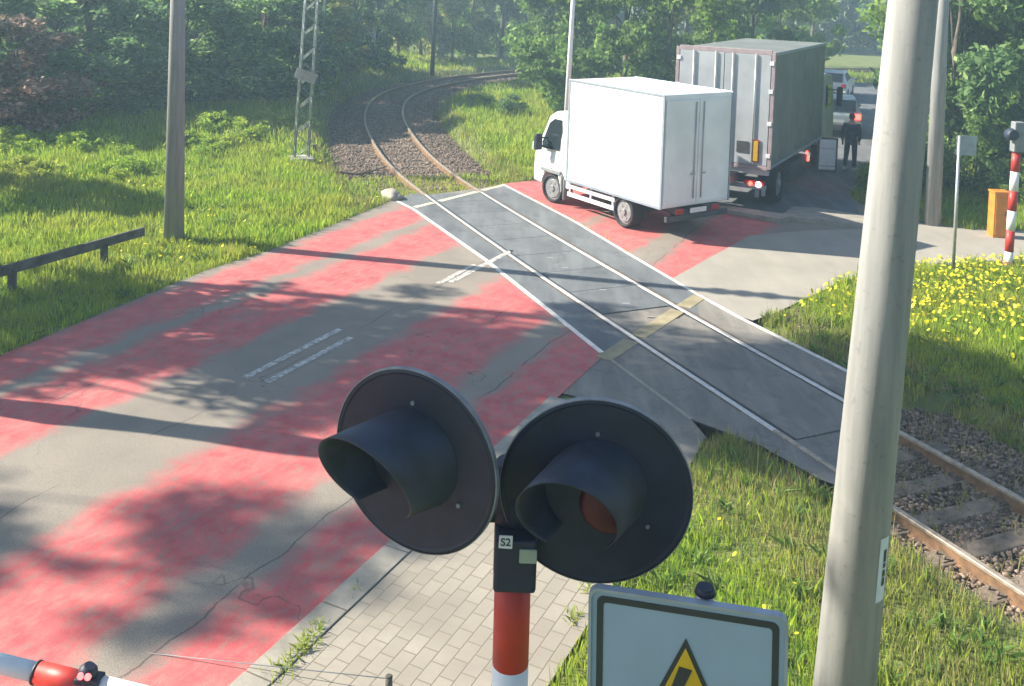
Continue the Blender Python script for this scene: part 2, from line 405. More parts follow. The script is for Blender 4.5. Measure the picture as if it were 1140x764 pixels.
# ------------------------------------------------------------------ track geometry
LEFT = [G(*q) for q in [(1290, 757), (1140, 660), (1075, 617), (995, 563), (903, 506), (842, 466), (764, 414), (696, 370), (601, 307), (508, 242),
        (452, 201), (429.5, 180), (414, 157), (406, 138), (405.5, 125), (411, 112), (430, 100), (480, 88), (540, 80.5), (592, 76)]]
LEFT += [Vector((6, 63.5, 0)), Vector((14, 67, 0)), Vector((30, 72, 0))]
def resample(pts, step):
    p = np.array([[v_.x, v_.y] for v_ in pts])
    # chaikin smoothing
    for _ in range(3):
        q = [p[0]]
        for a, b_ in zip(p[:-1], p[1:]): q += [a * .75 + b_ * .25, a * .25 + b_ * .75]
        q.append(p[-1]); p = np.array(q)
    d = np.r_[0, np.cumsum(np.linalg.norm(np.diff(p, axis=0), axis=1))]
    s_ = np.arange(0, d[-1], step)
    return np.c_[np.interp(s_, d, p[:, 0]), np.interp(s_, d, p[:, 1])], s_
lp, ls = resample(LEFT, .3)
for _ in range(30): lp[1:-1] = lp[1:-1] * .5 + (lp[:-2] + lp[2:]) * .25
tn = np.gradient(lp, axis=0); tn /= np.linalg.norm(tn, axis=1)[:, None]
nr = np.c_[tn[:, 1], -tn[:, 0]]             # to the right of travel direction (travel: near -> far)
CEN = lp + nr * .75
def off(o): return CEN + nr * o
def dtrack(P_):
    d = np.full(len(P_), 1e9)
    for i in range(0, len(CEN), 2): d = np.minimum(d, (P_[:, 0] - CEN[i, 0]) ** 2 + (P_[:, 1] - CEN[i, 1]) ** 2)
    return np.sqrt(d)
def sidx(pt):  # nearest centreline index
    return int(np.argmin((CEN[:, 0] - pt[0]) ** 2 + (CEN[:, 1] - pt[1]) ** 2))
i_far = sidx(G(500, 217)); i_yel = sidx(G(735, 360)); i_near = sidx(G(925, 478)); i_end = len(CEN) - 2
i_near = max(i_near, 2)

# ------------------------------------------------------------------ zones
farline = [G(*q) for q in [(560, 205.5), (600, 226), (640, 247), (700, 283), (775, 327), (820, 352), (880, 382), (948, 416)]]
nearline = [G(*q) for q in [(438, 222), (460, 233), (540, 289), (610, 345), (670, 393), (770, 467), (850, 497)]]
road_near = [W(-4.0, -14), W(3.65, -14), G(672, 396), G(610, 346), G(540, 290), G(460, 234), G(438, 223), G(300, 279), G(230, 301), G(120, 346), G(0, 396), W(-4.0, 6)]
pave = [W(3.95, -14), W(5.85, -14), W(5.85, 10.4), W(3.95, 11.3)]
apron = [W(3.66, 12.2), W(3.95, 12.2), W(3.95, 11.32), W(5.85, 10.42), G(786, 486), nearline[-2], nearline[-3], G(672, 397)]
far_road = [G(560, 204.5), G(640, 246), G(700, 282), G(775, 326), G(820, 351), G(838, 357), G(862, 349), Vector((6.4, 18.6, 0)), Vector((7.6, 19.6, 0)), Vector((10.2, 20.5, 0)),
            Vector((16, 21.2, 0)), Vector((40, 23, 0)), Vector((40, 26, 0)), Vector((16, 23.6, 0)), Vector((11, 23.2, 0)), Vector((9.4, 24.2, 0)), Vector((9.3, 26.5, 0)),
            Vector((11.6, 30.6, 0)), Vector((17.5, 41, 0)), Vector((26, 56, 0)), Vector((20, 60, 0)), Vector((11, 44, 0)), Vector((2.2, 28.2, 0))]
deck_poly = nearline + [G(912, 532), G(960, 550), G(965, 440)] + farline[::-1]
solid = [road_near, pave, apron, far_road, deck_poly, [W(3.6, -14), W(4.0, -14), W(4.0, 12.8), W(3.6, 12.8)]]

def nearleft(P_):
    c0 = CEN[i_near]; n0 = nr[i_near]; t0 = tn[i_near]
    q = P_ - c0; return ((q @ n0 < 0) & (q @ t0 < .5)).astype(float)
def deckzone(P_):
    a = (P_ - CEN[i_near]) @ tn[i_near] > .4; b = (P_ - CEN[i_far]) @ tn[i_far] < -.3; return a & b
def hgt(x, y):
    P_ = np.c_[x, y]
    h = -0.025 + .02 * np.sin(x * 1.3 + .4) * np.sin(y * 1.1)
    # low bank rising in front of the left woods
    k = np.clip((-x * .55 + y - 27) / 14, 0, 1) * np.clip((-3 - x) / 6, 0, 1); h = h + .55 * k * k * (3 - 2 * k)
    ins = np.zeros(len(x), bool)
    for p in solid: ins |= inpoly(P_, p)
    h = np.where(ins, -.04, h)
    d = dtrack(P_); lim = 2.7 - 1.45 * nearleft(P_); lim = np.where(deckzone(P_), 1.9, lim); t_ = np.clip((lim - d) / .6, 0, 1); h = h * (1 - t_) + (-.36) * t_
    return h
xs = np.arange(-34, 34.01, .3); ys = np.arange(2, 74.01, .3)
X, Y = np.meshgrid(xs, ys); Z = hgt(X.ravel(), Y.ravel())
nx, ny = len(xs), len(ys)
verts = np.c_[X.ravel(), Y.ravel(), Z]
idx = np.arange(nx * ny).reshape(ny, nx)
faces = np.c_[idx[:-1, :-1].ravel(), idx[:-1, 1:].ravel(), idx[1:, 1:].ravel(), idx[1:, :-1].ravel()].tolist()
ring = [(-34, 2), (34, 2), (34, 74), (-34, 74)]; big = [(-900, -600), (900, -600), (900, 1200), (-900, 1200)]
vl = verts.tolist(); b0 = len(vl)
vl += [(a, b_, -.1) for a, b_ in ring] + [(a, b_, -.1) for a, b_ in big]
for i in range(4): faces.append([b0 + i, b0 + 4 + i, b0 + 4 + (i + 1) % 4, b0 + (i + 1) % 4])
me = bpy.data.meshes.new('ground'); me.from_pydata(vl, [], faces); me.update()
for p in me.polygons: p.use_smooth = True
bm = bmesh.new(); bm.from_mesh(me); bmesh.ops.recalc_face_normals(bm, faces=bm.faces); bm.to_mesh(me); bm.free()
link('ground', me, 'ground', kind='structure')

sheet('road', road_near, 0.0, 'road', kind='structure')
sheet('far_road', far_road, -0.004, 'far_road', kind='structure')
side_pts = [G(835, 262), G(745, 312), G(778, 326), G(820, 351), G(838, 357), G(862, 349), Vector((6.4, 18.6, 0)), Vector((7.6, 19.6, 0)), Vector((10.2, 20.5, 0)), Vector((16, 21.2, 0)), Vector((40, 23, 0)),
            Vector((40, 26, 0)), Vector((16, 23.6, 0)), Vector((11, 23.2, 0)), Vector((8.6, 23.0, 0)), Vector((7.0, 22.6, 0))]
sheet('pavement_apron', apron, -.006, 'deck_worn', kind='structure')
truck_rd = [G(760, 232), G(800, 233), G(872, 243), G(882, 235), G(960, 243), Vector((9.3, 26.5, 0)), Vector((11.6, 30.6, 0)), Vector((17.5, 41, 0)), Vector((26, 56, 0)), Vector((20, 60, 0)), Vector((11, 44, 0)), Vector((5.5, 32, 0)), Vector((3.9, 27.6, 0))]
sheet('shaded_asphalt_road', truck_rd, .002, 'deck', kind='structure')  # asphalt without red bands; its darker colour also carries the truck's shadow
sheet('side_road', side_pts, 0.001, 'side_road', kind='structure')
sheet('pavement', pave, 0.012, 'pavers', swap=True, kind='structure')
# flush kerb, in separate 1 m stones of one strip
kb = B()
s_ = -12.0
while s_ < 12.0:
    c0 = W(3.8, s_ + .5); kb.box((c0.x, c0.y, -.03), (.27, .985, .10), rz=-A, bev=.008); s_ += 1.0
kb.build('kerb', 'concrete', kind='structure')

# crossing deck: strips between and beside the rails
def strip(o0, o1, ia, ib, z, name, mat, gap=.0, **k):
    a = off(o0)[ia:ib + 1]; b_ = off(o1)[ia:ib + 1]
    bm = bmesh.new(); n_ = len(a)
    va = [bm.verts.new((*p, z)) for p in a]; vb = [bm.verts.new((*p, z)) for p in b_]
    for i in range(n_ - 1): bm.faces.new((va[i], va[i + 1], vb[i + 1], vb[i]))
    bmesh.ops.recalc_face_normals(bm, faces=bm.faces)
    if bm.faces[:][0].normal.z < 0: bmesh.ops.reverse_faces(bm, faces=bm.faces)
    me = bpy.data.meshes.new(name); bm.to_mesh(me); bm.free()
    return link(name, me, mat, **k)
sheet('crossing_base', deck_poly, -.012, 'deck_worn', kind='structure')
def panel_run(ia, ib, mat, name):
    # panels: each 1.2 m long, small joints, three strips
    step = 4
    kb = B()
    for (o0, o1) in ((-.655, .655),):
        for i in range(ia, ib, step):
            j = min(i + step, ib)
            a0, a1, b0_, b1_ = off(o0)[i], off(o0)[j], off(o1)[i], off(o1)[j]
            t = (a1 - a0); L_ = np.linalg.norm(t); t = t / L_ * .008
            kb.prism([a0 + t, b0_ + t, b1_ - t, a1 - t], -.010, .004)
    return kb.build(name, mat, kind='structure')
panel_run(i_yel + 2, i_far, 'deck', 'crossing_panels')
def outer_strip(side, line, o0, mat, name, z, lo=None, hi=None):
    # from the rail out to the measured edge line
    rl = off(o0); a = [rl[i] for i in range(lo, hi + 1)]
    pts = [(p[0], p[1]) for p in a] + [(p.x, p.y) for p in line]
    bm = bmesh.new(); vs = [bm.verts.new((*p, z)) for p in pts]; f = bm.faces.new(vs); bm.normal_update()
    if f.normal.z < 0: f.normal_flip()
    bmesh.ops.triangulate(bm, faces=bm.faces[:]); me = bpy.data.meshes.new(name); bm.to_mesh(me); bm.free()
    return link(name, me, mat, kind='structure')
i_f2 = sidx(G(575, 214)); i_n2 = sidx(G(450, 214))
outer_strip(1, farline[:-3], .845, 'deck', 'crossing_edge_panels', .002, sidx(G(800, 348)) , sidx(G(545, 212)))
outer_strip(-1, nearline[:5], -.845, 'deck', 'crossing_edge_panels', .002, sidx(G(700, 385)), sidx(G(452, 214)))
outer_strip(1, farline[4:], .845, 'deck_worn', 'foot_crossing', .0, i_near - 1, sidx(G(800, 348)))
outer_strip(-1, nearline[4:], -.845, 'deck_worn', 'foot_crossing', .0, i_near + 2, sidx(G(700, 385)))
strip(-.655, .655, i_near, i_yel, .0, 'foot_crossing', 'deck_worn', kind='structure')
for sg_ in (-1, 1):
    a_, b_ = sorted((sg_ * .655, sg_ * .714)); strip(a_, b_, i_near, i_far, -.007, 'flangeway', 'sign_black', kind='structure')
    a_, b_ = sorted((sg_ * .787, sg_ * .845)); strip(a_, b_, i_near + 3, i_far, -.007, 'flangeway', 'grime', kind='structure')
def beam(pts, w, z, name, mat):
    kb = B(); pts = [Vector((p[0], p[1], 0)) for p in pts]
    for a, b_ in zip(pts[:-1], pts[1:]):
        d = b_ - a; c0 = (a + b_) / 2
        kb.box((c0.x, c0.y, z - .02), (w, d.length - .004, .04), rz=-math.atan2(d.x, d.y))
    return kb.build(name, mat, kind='structure')
beam(farline, .07, .010, 'crossing_edge_beam', 'pale_steel')
beam(nearline[:5], .08, .010, 'crossing_edge_beam', 'pale_steel')
beam(nearline[4:6], .05, .006, 'crossing_edge_beam', 'concrete')
def between(a, b_, w, name, mat, z=.007):
    # transverse beam cut in three by the rails
    a = G(*a); b_ = G(*b_); d = (b_ - a); pts = []
    kb = B(); n_ = 60; run = []
    segs = []
    for i in range(n_ + 1):
        p = a + d * i / n_; k_ = sidx(p); o = (p.x - CEN[k_, 0]) * nr[k_, 0] + (p.y - CEN[k_, 1]) * nr[k_, 1]
        if min(abs(o - .75), abs(o + .75)) < .085:
            if len(run) > 1: segs.append((run[0], run[-1]))
            run = []
        else: run.append(p)
    if len(run) > 1: segs.append((run[0], run[-1]))
    for p, q in segs:
        dd = q - p; c0 = (p + q) / 2; kb.box((c0.x, c0.y, z - .02), (w, dd.length, .04), rz=-math.atan2(dd.x, dd.y))
    return kb.build(name, mat, kind='structure')
between((462, 231), (562, 206), .16, 'crossing_end_beam', 'cream_concrete')
between((672, 400), (779, 330), .26, 'crossing_end_beam', 'yellow_concrete')
# pale lifting marks in the panels
kb = B()
for q in [(612, 287), (629, 298), (648, 309), (671, 323), (697, 338), (724, 353)]:
    p = G(*q); kb.box((p.x, p.y, .003), (.13, .03, .006), rz=.1)
kb.build('panel_marks', 'old_concrete', kind='structure')

# centre line: two short dashes, older ghost dash, blotch before the rails
def paint(pts, z, name, mat='white_line'): return sheet(name, pts, z, mat, kind='structure')
paint([W(-.26, 10.4), W(-.15, 10.4), W(-.15, 12.6), W(-.26, 12.6)], .004, 'road_marking')
paint([W(.09, 10.45), W(.20, 10.45), W(.20, 12.4), W(.09, 12.4)], .004, 'road_marking')
paint([W(.02, 15.6), W(.14, 15.6), W(.16, 18.1), W(.04, 18.1)], .004, 'road_marking')
paint([W(-.12, 15.4), W(.0, 15.4), W(-.03, 16.8), W(-.12, 16.8)], .004, 'road_marking')

# ballast bed
ia, ib = i_far + 1, i_end
def bed(ia, ib, name):
    bm = bmesh.new(); rows = []
    prof = [(-2.5, -.42 if ia < 5 else -.30), (-1.5, -.22 if ia < 5 else -.19), (-.85, -.17), (0, -.175), (.85, -.17), (1.6, -.19), (2.3, -.30)]
    for i in range(ia, ib):
        r_ = []
        for (o, z_) in prof:
            p = CEN[i] + nr[i] * o; r_.append(bm.verts.new((p[0], p[1], z_ + .025 * math.sin(i * 1.7 + o * 5))))
        rows.append(r_)
    for a, b_ in zip(rows[:-1], rows[1:]):
        for k in range(len(prof) - 1):
            f = bm.faces.new((a[k], b_[k], b_[k + 1], a[k + 1])); f.smooth = True
    bmesh.ops.recalc_face_normals(bm, faces=bm.faces)
    if bm.faces[:][0].normal.z < 0: bmesh.ops.reverse_faces(bm, faces=bm.faces)
    me = bpy.data.meshes.new(name); bm.to_mesh(me); bm.free(); link(name, me, 'ballast', kind='structure')
bed(i_far - 1, i_end, 'ballast_bed'); bed(0, i_near + 2, 'ballast_bed')

# loose stones
def stones(P_, S_, name, mat, **k):
    base = np.array([[1, 0, 0], [0, 1, 0], [-1, 0, 0], [0, -1, 0], [0, 0, .8], [0, 0, -.8]], float)
    tri = np.array([[0, 1, 4], [1, 2, 4], [2, 3, 4], [3, 0, 4], [1, 0, 5], [2, 1, 5], [3, 2, 5], [0, 3, 5]])
    n_ = len(P_); V = np.repeat(base[None], n_, 0) * (0.6 + .8 * rng.random((n_, 6, 1)))
    an = rng.random(n_) * 6.28; ca, sa = np.cos(an), np.sin(an)
    x = V[:, :, 0] * ca[:, None] - V[:, :, 1] * sa[:, None]; y = V[:, :, 0] * sa[:, None] + V[:, :, 1] * ca[:, None]
    V = np.stack([x, y, V[:, :, 2] * .75], -1) * S_[:, None, None] + P_[:, None, :]
    F = (tri[None] + (np.arange(n_) * 6)[:, None, None]).reshape(-1, 3)
    return raw(name, V.reshape(-1, 3), F, mat, **k)
def raw(name, V, F, mat, smooth=False, parent=None, **k):
    me = bpy.data.meshes.new(name); nv, nf, w = len(V), len(F), F.shape[1]
    me.vertices.add(nv); me.vertices.foreach_set('co', np.ascontiguousarray(V, dtype=np.float32).ravel())
    me.loops.add(nf * w); me.loops.foreach_set('vertex_index', np.ascontiguousarray(F, dtype=np.int32).ravel())
    me.polygons.add(nf); me.polygons.foreach_set('loop_start', np.arange(0, nf * w, w, dtype=np.int32))
    try: me.polygons.foreach_set('loop_total', np.full(nf, w, dtype=np.int32))
    except Exception: pass
    me.update(calc_edges=True); me.validate()
    return link(name, me, mat, parent, **k)
def trackpts(n_, ia, ib, omax, omin=0):
    i = rng.integers(ia, ib, n_); o = (rng.random(n_) * 2 - 1) * omax; t = rng.random(n_) * .3
    p = CEN[i] + nr[i] * o[:, None] + tn[i] * t[:, None]
    z_ = -.17 - np.clip(np.abs(o) - 1.5, 0, 1) * .12
    return np.c_[p, z_ + rng.random(n_) * .02], o
pa, o = trackpts(16000, 0, i_near + 2, 2.5); pb, o2 = trackpts(26000, i_far, min(i_far + 110, i_end), 2.4)
P_ = np.r_[pa, pb]; S_ = np.r_[.018 + .028 * rng.random(len(pa)), .025 + .03 * rng.random(len(pb))]
stones(P_, S_, 'ballast_stones', 'stone', kind='stuff')
# spilled stones on the verge beside the near track
n_ = 900; i = rng.integers(0, i_near + 14, n_); o = 2.2 + rng.random(n_) ** 2 * 1.6
P_ = CEN[i] + nr[i] * o[:, None] + tn[i] * rng.random((n_, 1)) * .3; P_ = np.c_[P_, hgt(P_[:, 0], P_[:, 1]) + .01]; stones(P_, .02 + .025 * rng.random(n_), 'loose_gravel', 'stone', kind='stuff')

# the railway itself
track = empty('railway_track', (*CEN[i_yel], 0), label='single railway track curving away from the camera through the level crossing', cat='railway track')
o0 = Vector((*CEN[i_yel], 0))
RP = [(-.065, -.17), (.065, -.17), (.065, -.158), (.012, -.145), (.012, -.04), (.036, -.03), (.036, 0), (.03, .006), (-.03, .006), (-.036, 0), (-.036, -.03), (-.012, -.04), (-.012, -.145), (-.065, -.158)]
for sgn in (-1, 1):
    bm = bmesh.new(); L_ = off(.75 * sgn); rows = []
    for i in range(0, i_end):
        rows.append([bm.verts.new((L_[i, 0] + nr[i, 0] * a - o0.x, L_[i, 1] + nr[i, 1] * a - o0.y, z_)) for a, z_ in RP])
    for i_of, (a, b_) in enumerate(zip(rows[:-1], rows[1:])):
        for k in range(len(RP)):
            f = bm.faces.new((a[k], a[(k + 1) % len(RP)], b_[(k + 1) % len(RP)], b_[k]))
            f.material_index = 0 if k not in (5, 6, 7, 8, 9) else (1 if i_near < i_of < i_far else 2)
    bmesh.ops.recalc_face_normals(bm, faces=bm.faces)
    me = bpy.data.meshes.new('rail'); bm.to_mesh(me); bm.free()
    link('rail', me, ['rail_side', 'rail_head', 'rail_tan'], track)
sl = B()
sl.box((0, 0, 0), (2.5, .25, .16), bev=.02)
for sx in (-.75, .75):
    sl.box((sx, 0, .085), (.30, .17, .014), bev=.004)
    for q in (-1, 1):
        for e in (-1, 1): sl.tube((sx + q * .1, e * .05, .09), (sx + q * .1, e * .05, .13), .016, seg=6)
sl0 = sl.build('sleeper', 'sleeper', track)
ids = list(np.arange(1, i_near - 1, 2)) + list(np.arange(i_far + 3, min(i_far + 3 + 160, i_end), 2))
first = True
for q, i in enumerate(ids):
    o = sl0 if first else sl0.copy()
    if not first: col.objects.link(o); o.parent = track
    first = False
    a = math.atan2(nr[i, 1], nr[i, 0]) + random.uniform(-.03, .03)
    o.location = (CEN[i, 0] - o0.x, CEN[i, 1] - o0.y, (-.212 if i < i_near else -.235) + random.uniform(-.012, .006)); o.rotation_euler = (0, 0, a)

# ------------------------------------------------------------------ grass
fr_l = np.array([(570) / F_PX + .03])
def infrustum(P_, m_=.04):
    k = P_[:, 1]; return (np.abs(P_[:, 0]) < k * (570 / F_PX + m_) + .3) & (k > 5.0)
def blades(P_, H_, Wd, name, mat, lean=.5, **k):
    n_ = len(P_); an = rng.random(n_) * 6.283; dx, dy = np.cos(an), np.sin(an)
    la = rng.random(n_) * 6.283; ll = rng.random(n_) * lean * H_
    b0_ = P_.copy(); b0_[:, 2] -= .02
    w = np.c_[dx * Wd, dy * Wd, np.zeros(n_)]
    mid = P_ + np.c_[np.cos(la) * ll * .35, np.sin(la) * ll * .35, H_ * .55]
    tip = P_ + np.c_[np.cos(la) * ll, np.sin(la) * ll, H_]
    V = np.stack([b0_ - w, b0_ + w, mid + w * .8, tip, mid - w * .8], 1).reshape(-1, 3)
    F = np.arange(n_ * 5).reshape(-1, 5)
    return raw(name, V, F, mat, **k)
def scatter(n_, x0, x1, y0, y1, ymin_den=None):
    P_ = np.c_[rng.uniform(x0, x1, n_), rng.uniform(y0, y1, n_)]
    m_ = infrustum(P_)
    P_ = P_[m_]
    for p in solid: P_ = P_[~inpoly(P_, p)]
    return P_
def finish(P_, dmin=2.0):
    d = dtrack(P_); keep = d > dmin - .85 * nearleft(P_) - .5 * deckzone(P_) + .3 * rng.random(len(P_)); P_ = P_[keep]
    return np.c_[P_, hgt(P_[:, 0], P_[:, 1])]
allg = []
for (n_, y0, y1, hw, hh) in ((190000, 5, 13, .005, .15), (170000, 12, 20, .007, .17), (230000, 19, 30, .011, .20), (170000, 29, 48, .018, .26), (60000, 46, 66, .03, .3)):
    xw = y1 * .57 + .5
    P_ = finish(scatter(n_, -xw, xw, y0, y1))
    # keep far blades out of the woods' interior
    H_ = hh * (.35 + .9 * rng.random(len(P_)) ** 1.5)
    # clumping
    cl = np.sin(P_[:, 0] * 3.1 + np.sin(P_[:, 1] * 2.3) * 2) * np.sin(P_[:, 1] * 2.7 + np.sin(P_[:, 0] * 1.9) * 2); H_ *= (1 + .45 * cl)
    allg.append((P_, H_, hw))
# dry strip alongside the track near right and around the far inner curve
for q, (P_, H_, hw) in enumerate(allg):
    d = dtrack(P_)
    dry = (d < 2.6 + .5 * rng.random(len(P_))) & (rng.random(len(P_)) < .75)
    dry |= (rng.random(len(P_)) < .06)
    blades(P_[~dry], H_[~dry], hw, 'grass', 'grass', kind='stuff')
    blades(P_[dry], H_[dry] * .8, hw * .9, 'dry_grass', 'dry_grass', kind='stuff')
# weeds inside the far track end and on the ballast edge
i = rng.integers(i_far - 1, i_far + 10, 3000); o = rng.uniform(-2.3, 2.2, 3000)
P_ = np.c_[CEN[i] + nr[i] * o[:, None] + tn[i] * rng.random((3000, 1)) * .3, np.full(3000, -.17)]
blades(P_, .05 + .12 * rng.random(3000), .009, 'track_weeds', 'grass', kind='stuff')
i = rng.integers(0, i_near + 2, 2600); o = np.r_[rng.uniform(-2.2, -1.0, 1300), rng.uniform(-.65, .65, 700), rng.uniform(1.0, 2.4, 600)]
P_ = np.c_[CEN[i] + nr[i] * o[:, None] + tn[i] * rng.random((2600, 1)) * .3, np.full(2600, -.17)]
blades(P_, .05 + .14 * rng.random(2600), .006, 'track_weeds', 'dry_grass', kind='stuff')
# weeds growing in the kerb joint
P_ = []
for (px, py, n_) in ((338, 722, 60), (352, 708, 45), (322, 740, 50), (310, 752, 30), (395, 655, 8), (640, 690, 40), (655, 655, 30)):
    g = G(px, py); q = rng.normal(0, .05, (n_, 2)); P_ += [(g.x + a * .8, g.y + b_ * 1.6, .01) for a, b_ in q]
P_ = np.array(P_); blades(P_, .03 + .06 * rng.random(len(P_)), .005, 'kerb_weeds', 'grass', lean=1.8, kind='stuff')

# broad weeds and dry stalks mixed into the verges
for (n_, y0, y1) in ((650, 6, 15), (1300, 14, 26)):
    Q = finish(scatter(n_, -y1 * .57, y1 * .57, y0, y1)); Q = np.repeat(Q, 12, 0); Q[:, :2] += rng.normal(0, .035, (len(Q), 2))
    blades(Q, .06 + .14 * rng.random(len(Q)), .014, 'verge_weeds', 'leaf_mid', lean=1.6, kind='stuff')
    Q = finish(scatter(n_ * 2, -y1 * .57, y1 * .57, y0, y1)); blades(Q, .22 + .28 * rng.random(len(Q)), .0035, 'dry_stalks', 'dry_grass', lean=.35, kind='stuff')
# dandelions (flower heads over the right verge and a few elsewhere)
def heads(P_, rad, name, **k):
    n_ = len(P_); V = []; seg = 6
    tilt = rng.normal(0, .45, (n_, 2)) + np.array([0, -.25])
    an = np.arange(seg) * 2 * PI / seg
    ringx = np.cos(an)[None] * rad[:, None]; ringy = np.sin(an)[None] * rad[:, None]
    z_ = -(ringx * tilt[:, :1] + ringy * tilt[:, 1:])
    top = np.stack([ringx, ringy, z_], -1) + P_[:, None, :]
    V = top.reshape(-1, 3); F = np.arange(n_ * seg).reshape(-1, seg)
    return raw(name, V, F, 'dandelion', **k)
P_ = np.c_[rng.uniform(4, 13, 14000), rng.uniform(13, 21.5, 14000)]
P_ = P_[infrustum(P_)]
for p in solid: P_ = P_[~inpoly(P_, p)]
d = dtrack(P_); den = np.clip((d - 2.6) / 2.2, 0, 1) * (.35 + .65 * (np.sin(P_[:, 0] * 2.2) * np.sin(P_[:, 1] * 1.7) > -.1)) * np.clip((P_[:, 1] - 14.5) / 3, .12, 1)
P_ = P_[rng.random(len(P_)) < den * .5]
P_ = np.c_[P_, hgt(P_[:, 0], P_[:, 1]) + .12 + .10 * rng.random(len(P_))]
heads(P_, .020 + .014 * rng.random(len(P_)), 'dandelion_flowers', kind='stuff')
Q = finish(scatter(9000, -24, 10, 15, 34)); Q = Q[(np.sin(Q[:, 0] * .9 + 1) * np.sin(Q[:, 1] * .7) > .15)]; Q = Q[rng.random(len(Q)) < .22]; Q[:, 2] += .15
heads(Q, .018 + .016 * rng.random(len(Q)), 'dandelion_flowers', kind='stuff')
Q = np.array([[*G(x_, y_)[:2], .12] for x_, y_ in ((817, 630), (884, 663), (886, 720), (800, 590), (850, 690), (730, 600))])
heads(Q, np.full(len(Q), .02), 'dandelion_flowers', kind='stuff')

# ------------------------------------------------------------------ trees and bushes
def crown_mesh(name, clumps, n_leaf, size, seed, elong=1.5, droop=.2):
    r_ = np.random.default_rng(seed)
    cs = np.array([c_[:3] for c_ in clumps]); rs = np.array([c_[3] for c_ in clumps])
    w = rs ** 2; pick = r_.choice(len(cs), n_leaf, p=w / w.sum())
    d = r_.normal(0, 1, (n_leaf, 3)); d /= np.linalg.norm(d, axis=1)[:, None]
    rad = rs[pick] * (r_.random(n_leaf) ** .45) * (1 + .25 * np.sin(d[:, 0] * 7 + pick) * np.sin(d[:, 1] * 6 + d[:, 2] * 5))
    P_ = cs[pick] + d * rad[:, None] * np.array([1, 1, .8])
    a = r_.normal(0, 1, (n_leaf, 3)); a[:, 2] -= droop; a /= np.linalg.norm(a, axis=1)[:, None]
    b_ = np.cross(a, r_.normal(0, 1, (n_leaf, 3))); b_ /= np.linalg.norm(b_, axis=1)[:, None]
    s_ = size * (.6 + .8 * r_.random(n_leaf))[:, None]
    V = np.stack([P_ - a * s_ * elong * .5, P_ + b_ * s_ * .4, P_ + a * s_ * elong * .5, P_ - b_ * s_ * .4], 1).reshape(-1, 3)
    V = V[np.repeat(P_[:, 2] > .02, 4)]
    F = np.arange(len(V)).reshape(-1, 4)
    me = bpy.data.meshes.new(name)
    me.from_pydata(V.tolist(), [], F.tolist()); me.update()
    return me
def clumpset(seed, h0, h1, rad, n_, rc, shape='egg'):
    r_ = random.Random(seed); out = []
    for i in range(n_):
        t = r_.random(); z_ = h0 + (h1 - h0) * t
        if shape == 'egg': rr = rad * math.sin(PI * min(1, .18 + t * .8)) ** .7
        elif shape == 'low': rr = rad * math.sqrt(max(.05, 1 - t * t))
        elif shape == 'column': rr = rad * (.6 + .4 * math.sin(PI * t))
        else: rr = rad
        a = r_.random() * 6.283; q = math.sqrt(r_.random()) * rr
        out.append((q * math.cos(a), q * math.sin(a), z_, rc * r_.uniform(.45, 1.35)))
    return out
def trunk_mesh(name, h, r_, seed, clumps, nb=9):
    rr = random.Random(seed); kb = B()
    pts = [Vector((0, 0, -.1))]; p = Vector((0, 0, 0))
    for i in range(6):
        p = p + Vector((rr.uniform(-.05, .05) * h / 3, rr.uniform(-.05, .05) * h / 3, h / 6)); pts.append(p.copy())
    kb.path(pts, [r_ * 1.25] + [r_ * (1 - .13 * i) for i in range(6)], 8)
    for c_ in rr.sample(clumps, min(nb, len(clumps))):
        tgt = Vector(c_[:3]); t = max(.12, min(.95, tgt.z / h * rr.uniform(.35, .7))); k_ = int(t * 6); s0 = pts[k_].lerp(pts[min(6, k_ + 1)], t * 6 - k_)
        m_ = (s0 + tgt) / 2 + Vector((rr.uniform(-.2, .2), rr.uniform(-.2, .2), rr.uniform(-.1, .3)))
        kb.path([s0, m_, tgt], [r_ * .35, r_ * .2, r_ * .06], 5)
    bmesh.ops.recalc_face_normals(kb.bm, faces=kb.bm.faces); me = bpy.data.meshes.new(name); kb.bm.to_mesh(me); kb.bm.free(); return me
KIND = {}
def kind(key, mat, h0, h1, rad, nc, rc, nl, size, tr, th, seed, shape='egg', name='tree', **kw):
    cl = clumpset(seed, h0, h1, rad, nc, rc, shape)
    cm = crown_mesh('crown', cl, nl, size, seed, **kw); cm.materials.append(MT[mat])
    tm = trunk_mesh('trunk', th, tr, seed, cl); tm.materials.append(MT['bark'])
    KIND[key] = (name, tm, cm)
kind('darkA', 'leaf_dark', .5, 7.5, 2.3, 34, .72, 9500, .19, .14, 6.5, 1, name='broadleaf_tree')
kind('darkB', 'leaf_dark', .3, 6.5, 2.6, 32, .75, 9500, .18, .12, 5.5, 2, name='broadleaf_tree')
kind('midA', 'leaf_mid', .6, 7.5, 2.2, 36, .75, 8500, .19, .12, 6.5, 3, name='broadleaf_tree')
kind('midB', 'leaf_mid', .3, 6, 2.3, 34, .7, 8000, .18, .10, 5, 4, name='broadleaf_tree')
kind('brightA', 'leaf_bright', .6, 7.5, 2.3, 36, .75, 8000, .20, .12, 6.5, 5, name='broadleaf_tree')
kind('brightB', 'leaf_bright', 1.5, 8, 2.0, 24, .65, 6000, .19, .10, 7, 6, name='young_tree')
kind('yellowA', 'leaf_yellow', .4, 6.5, 1.9, 26, .65, 6500, .17, .08, 5.5, 7, name='young_tree')
kind('brownA', 'leaf_brown', .3, 5.5, 2.0, 32, .6, 8500, .14, .09, 4.8, 8, name='flowering_tree')
kind('bushG', 'leaf_bright', .1, 1.4, 1.0, 18, .35, 4500, .08, .03, 1.0, 9, 'low', name='bush')
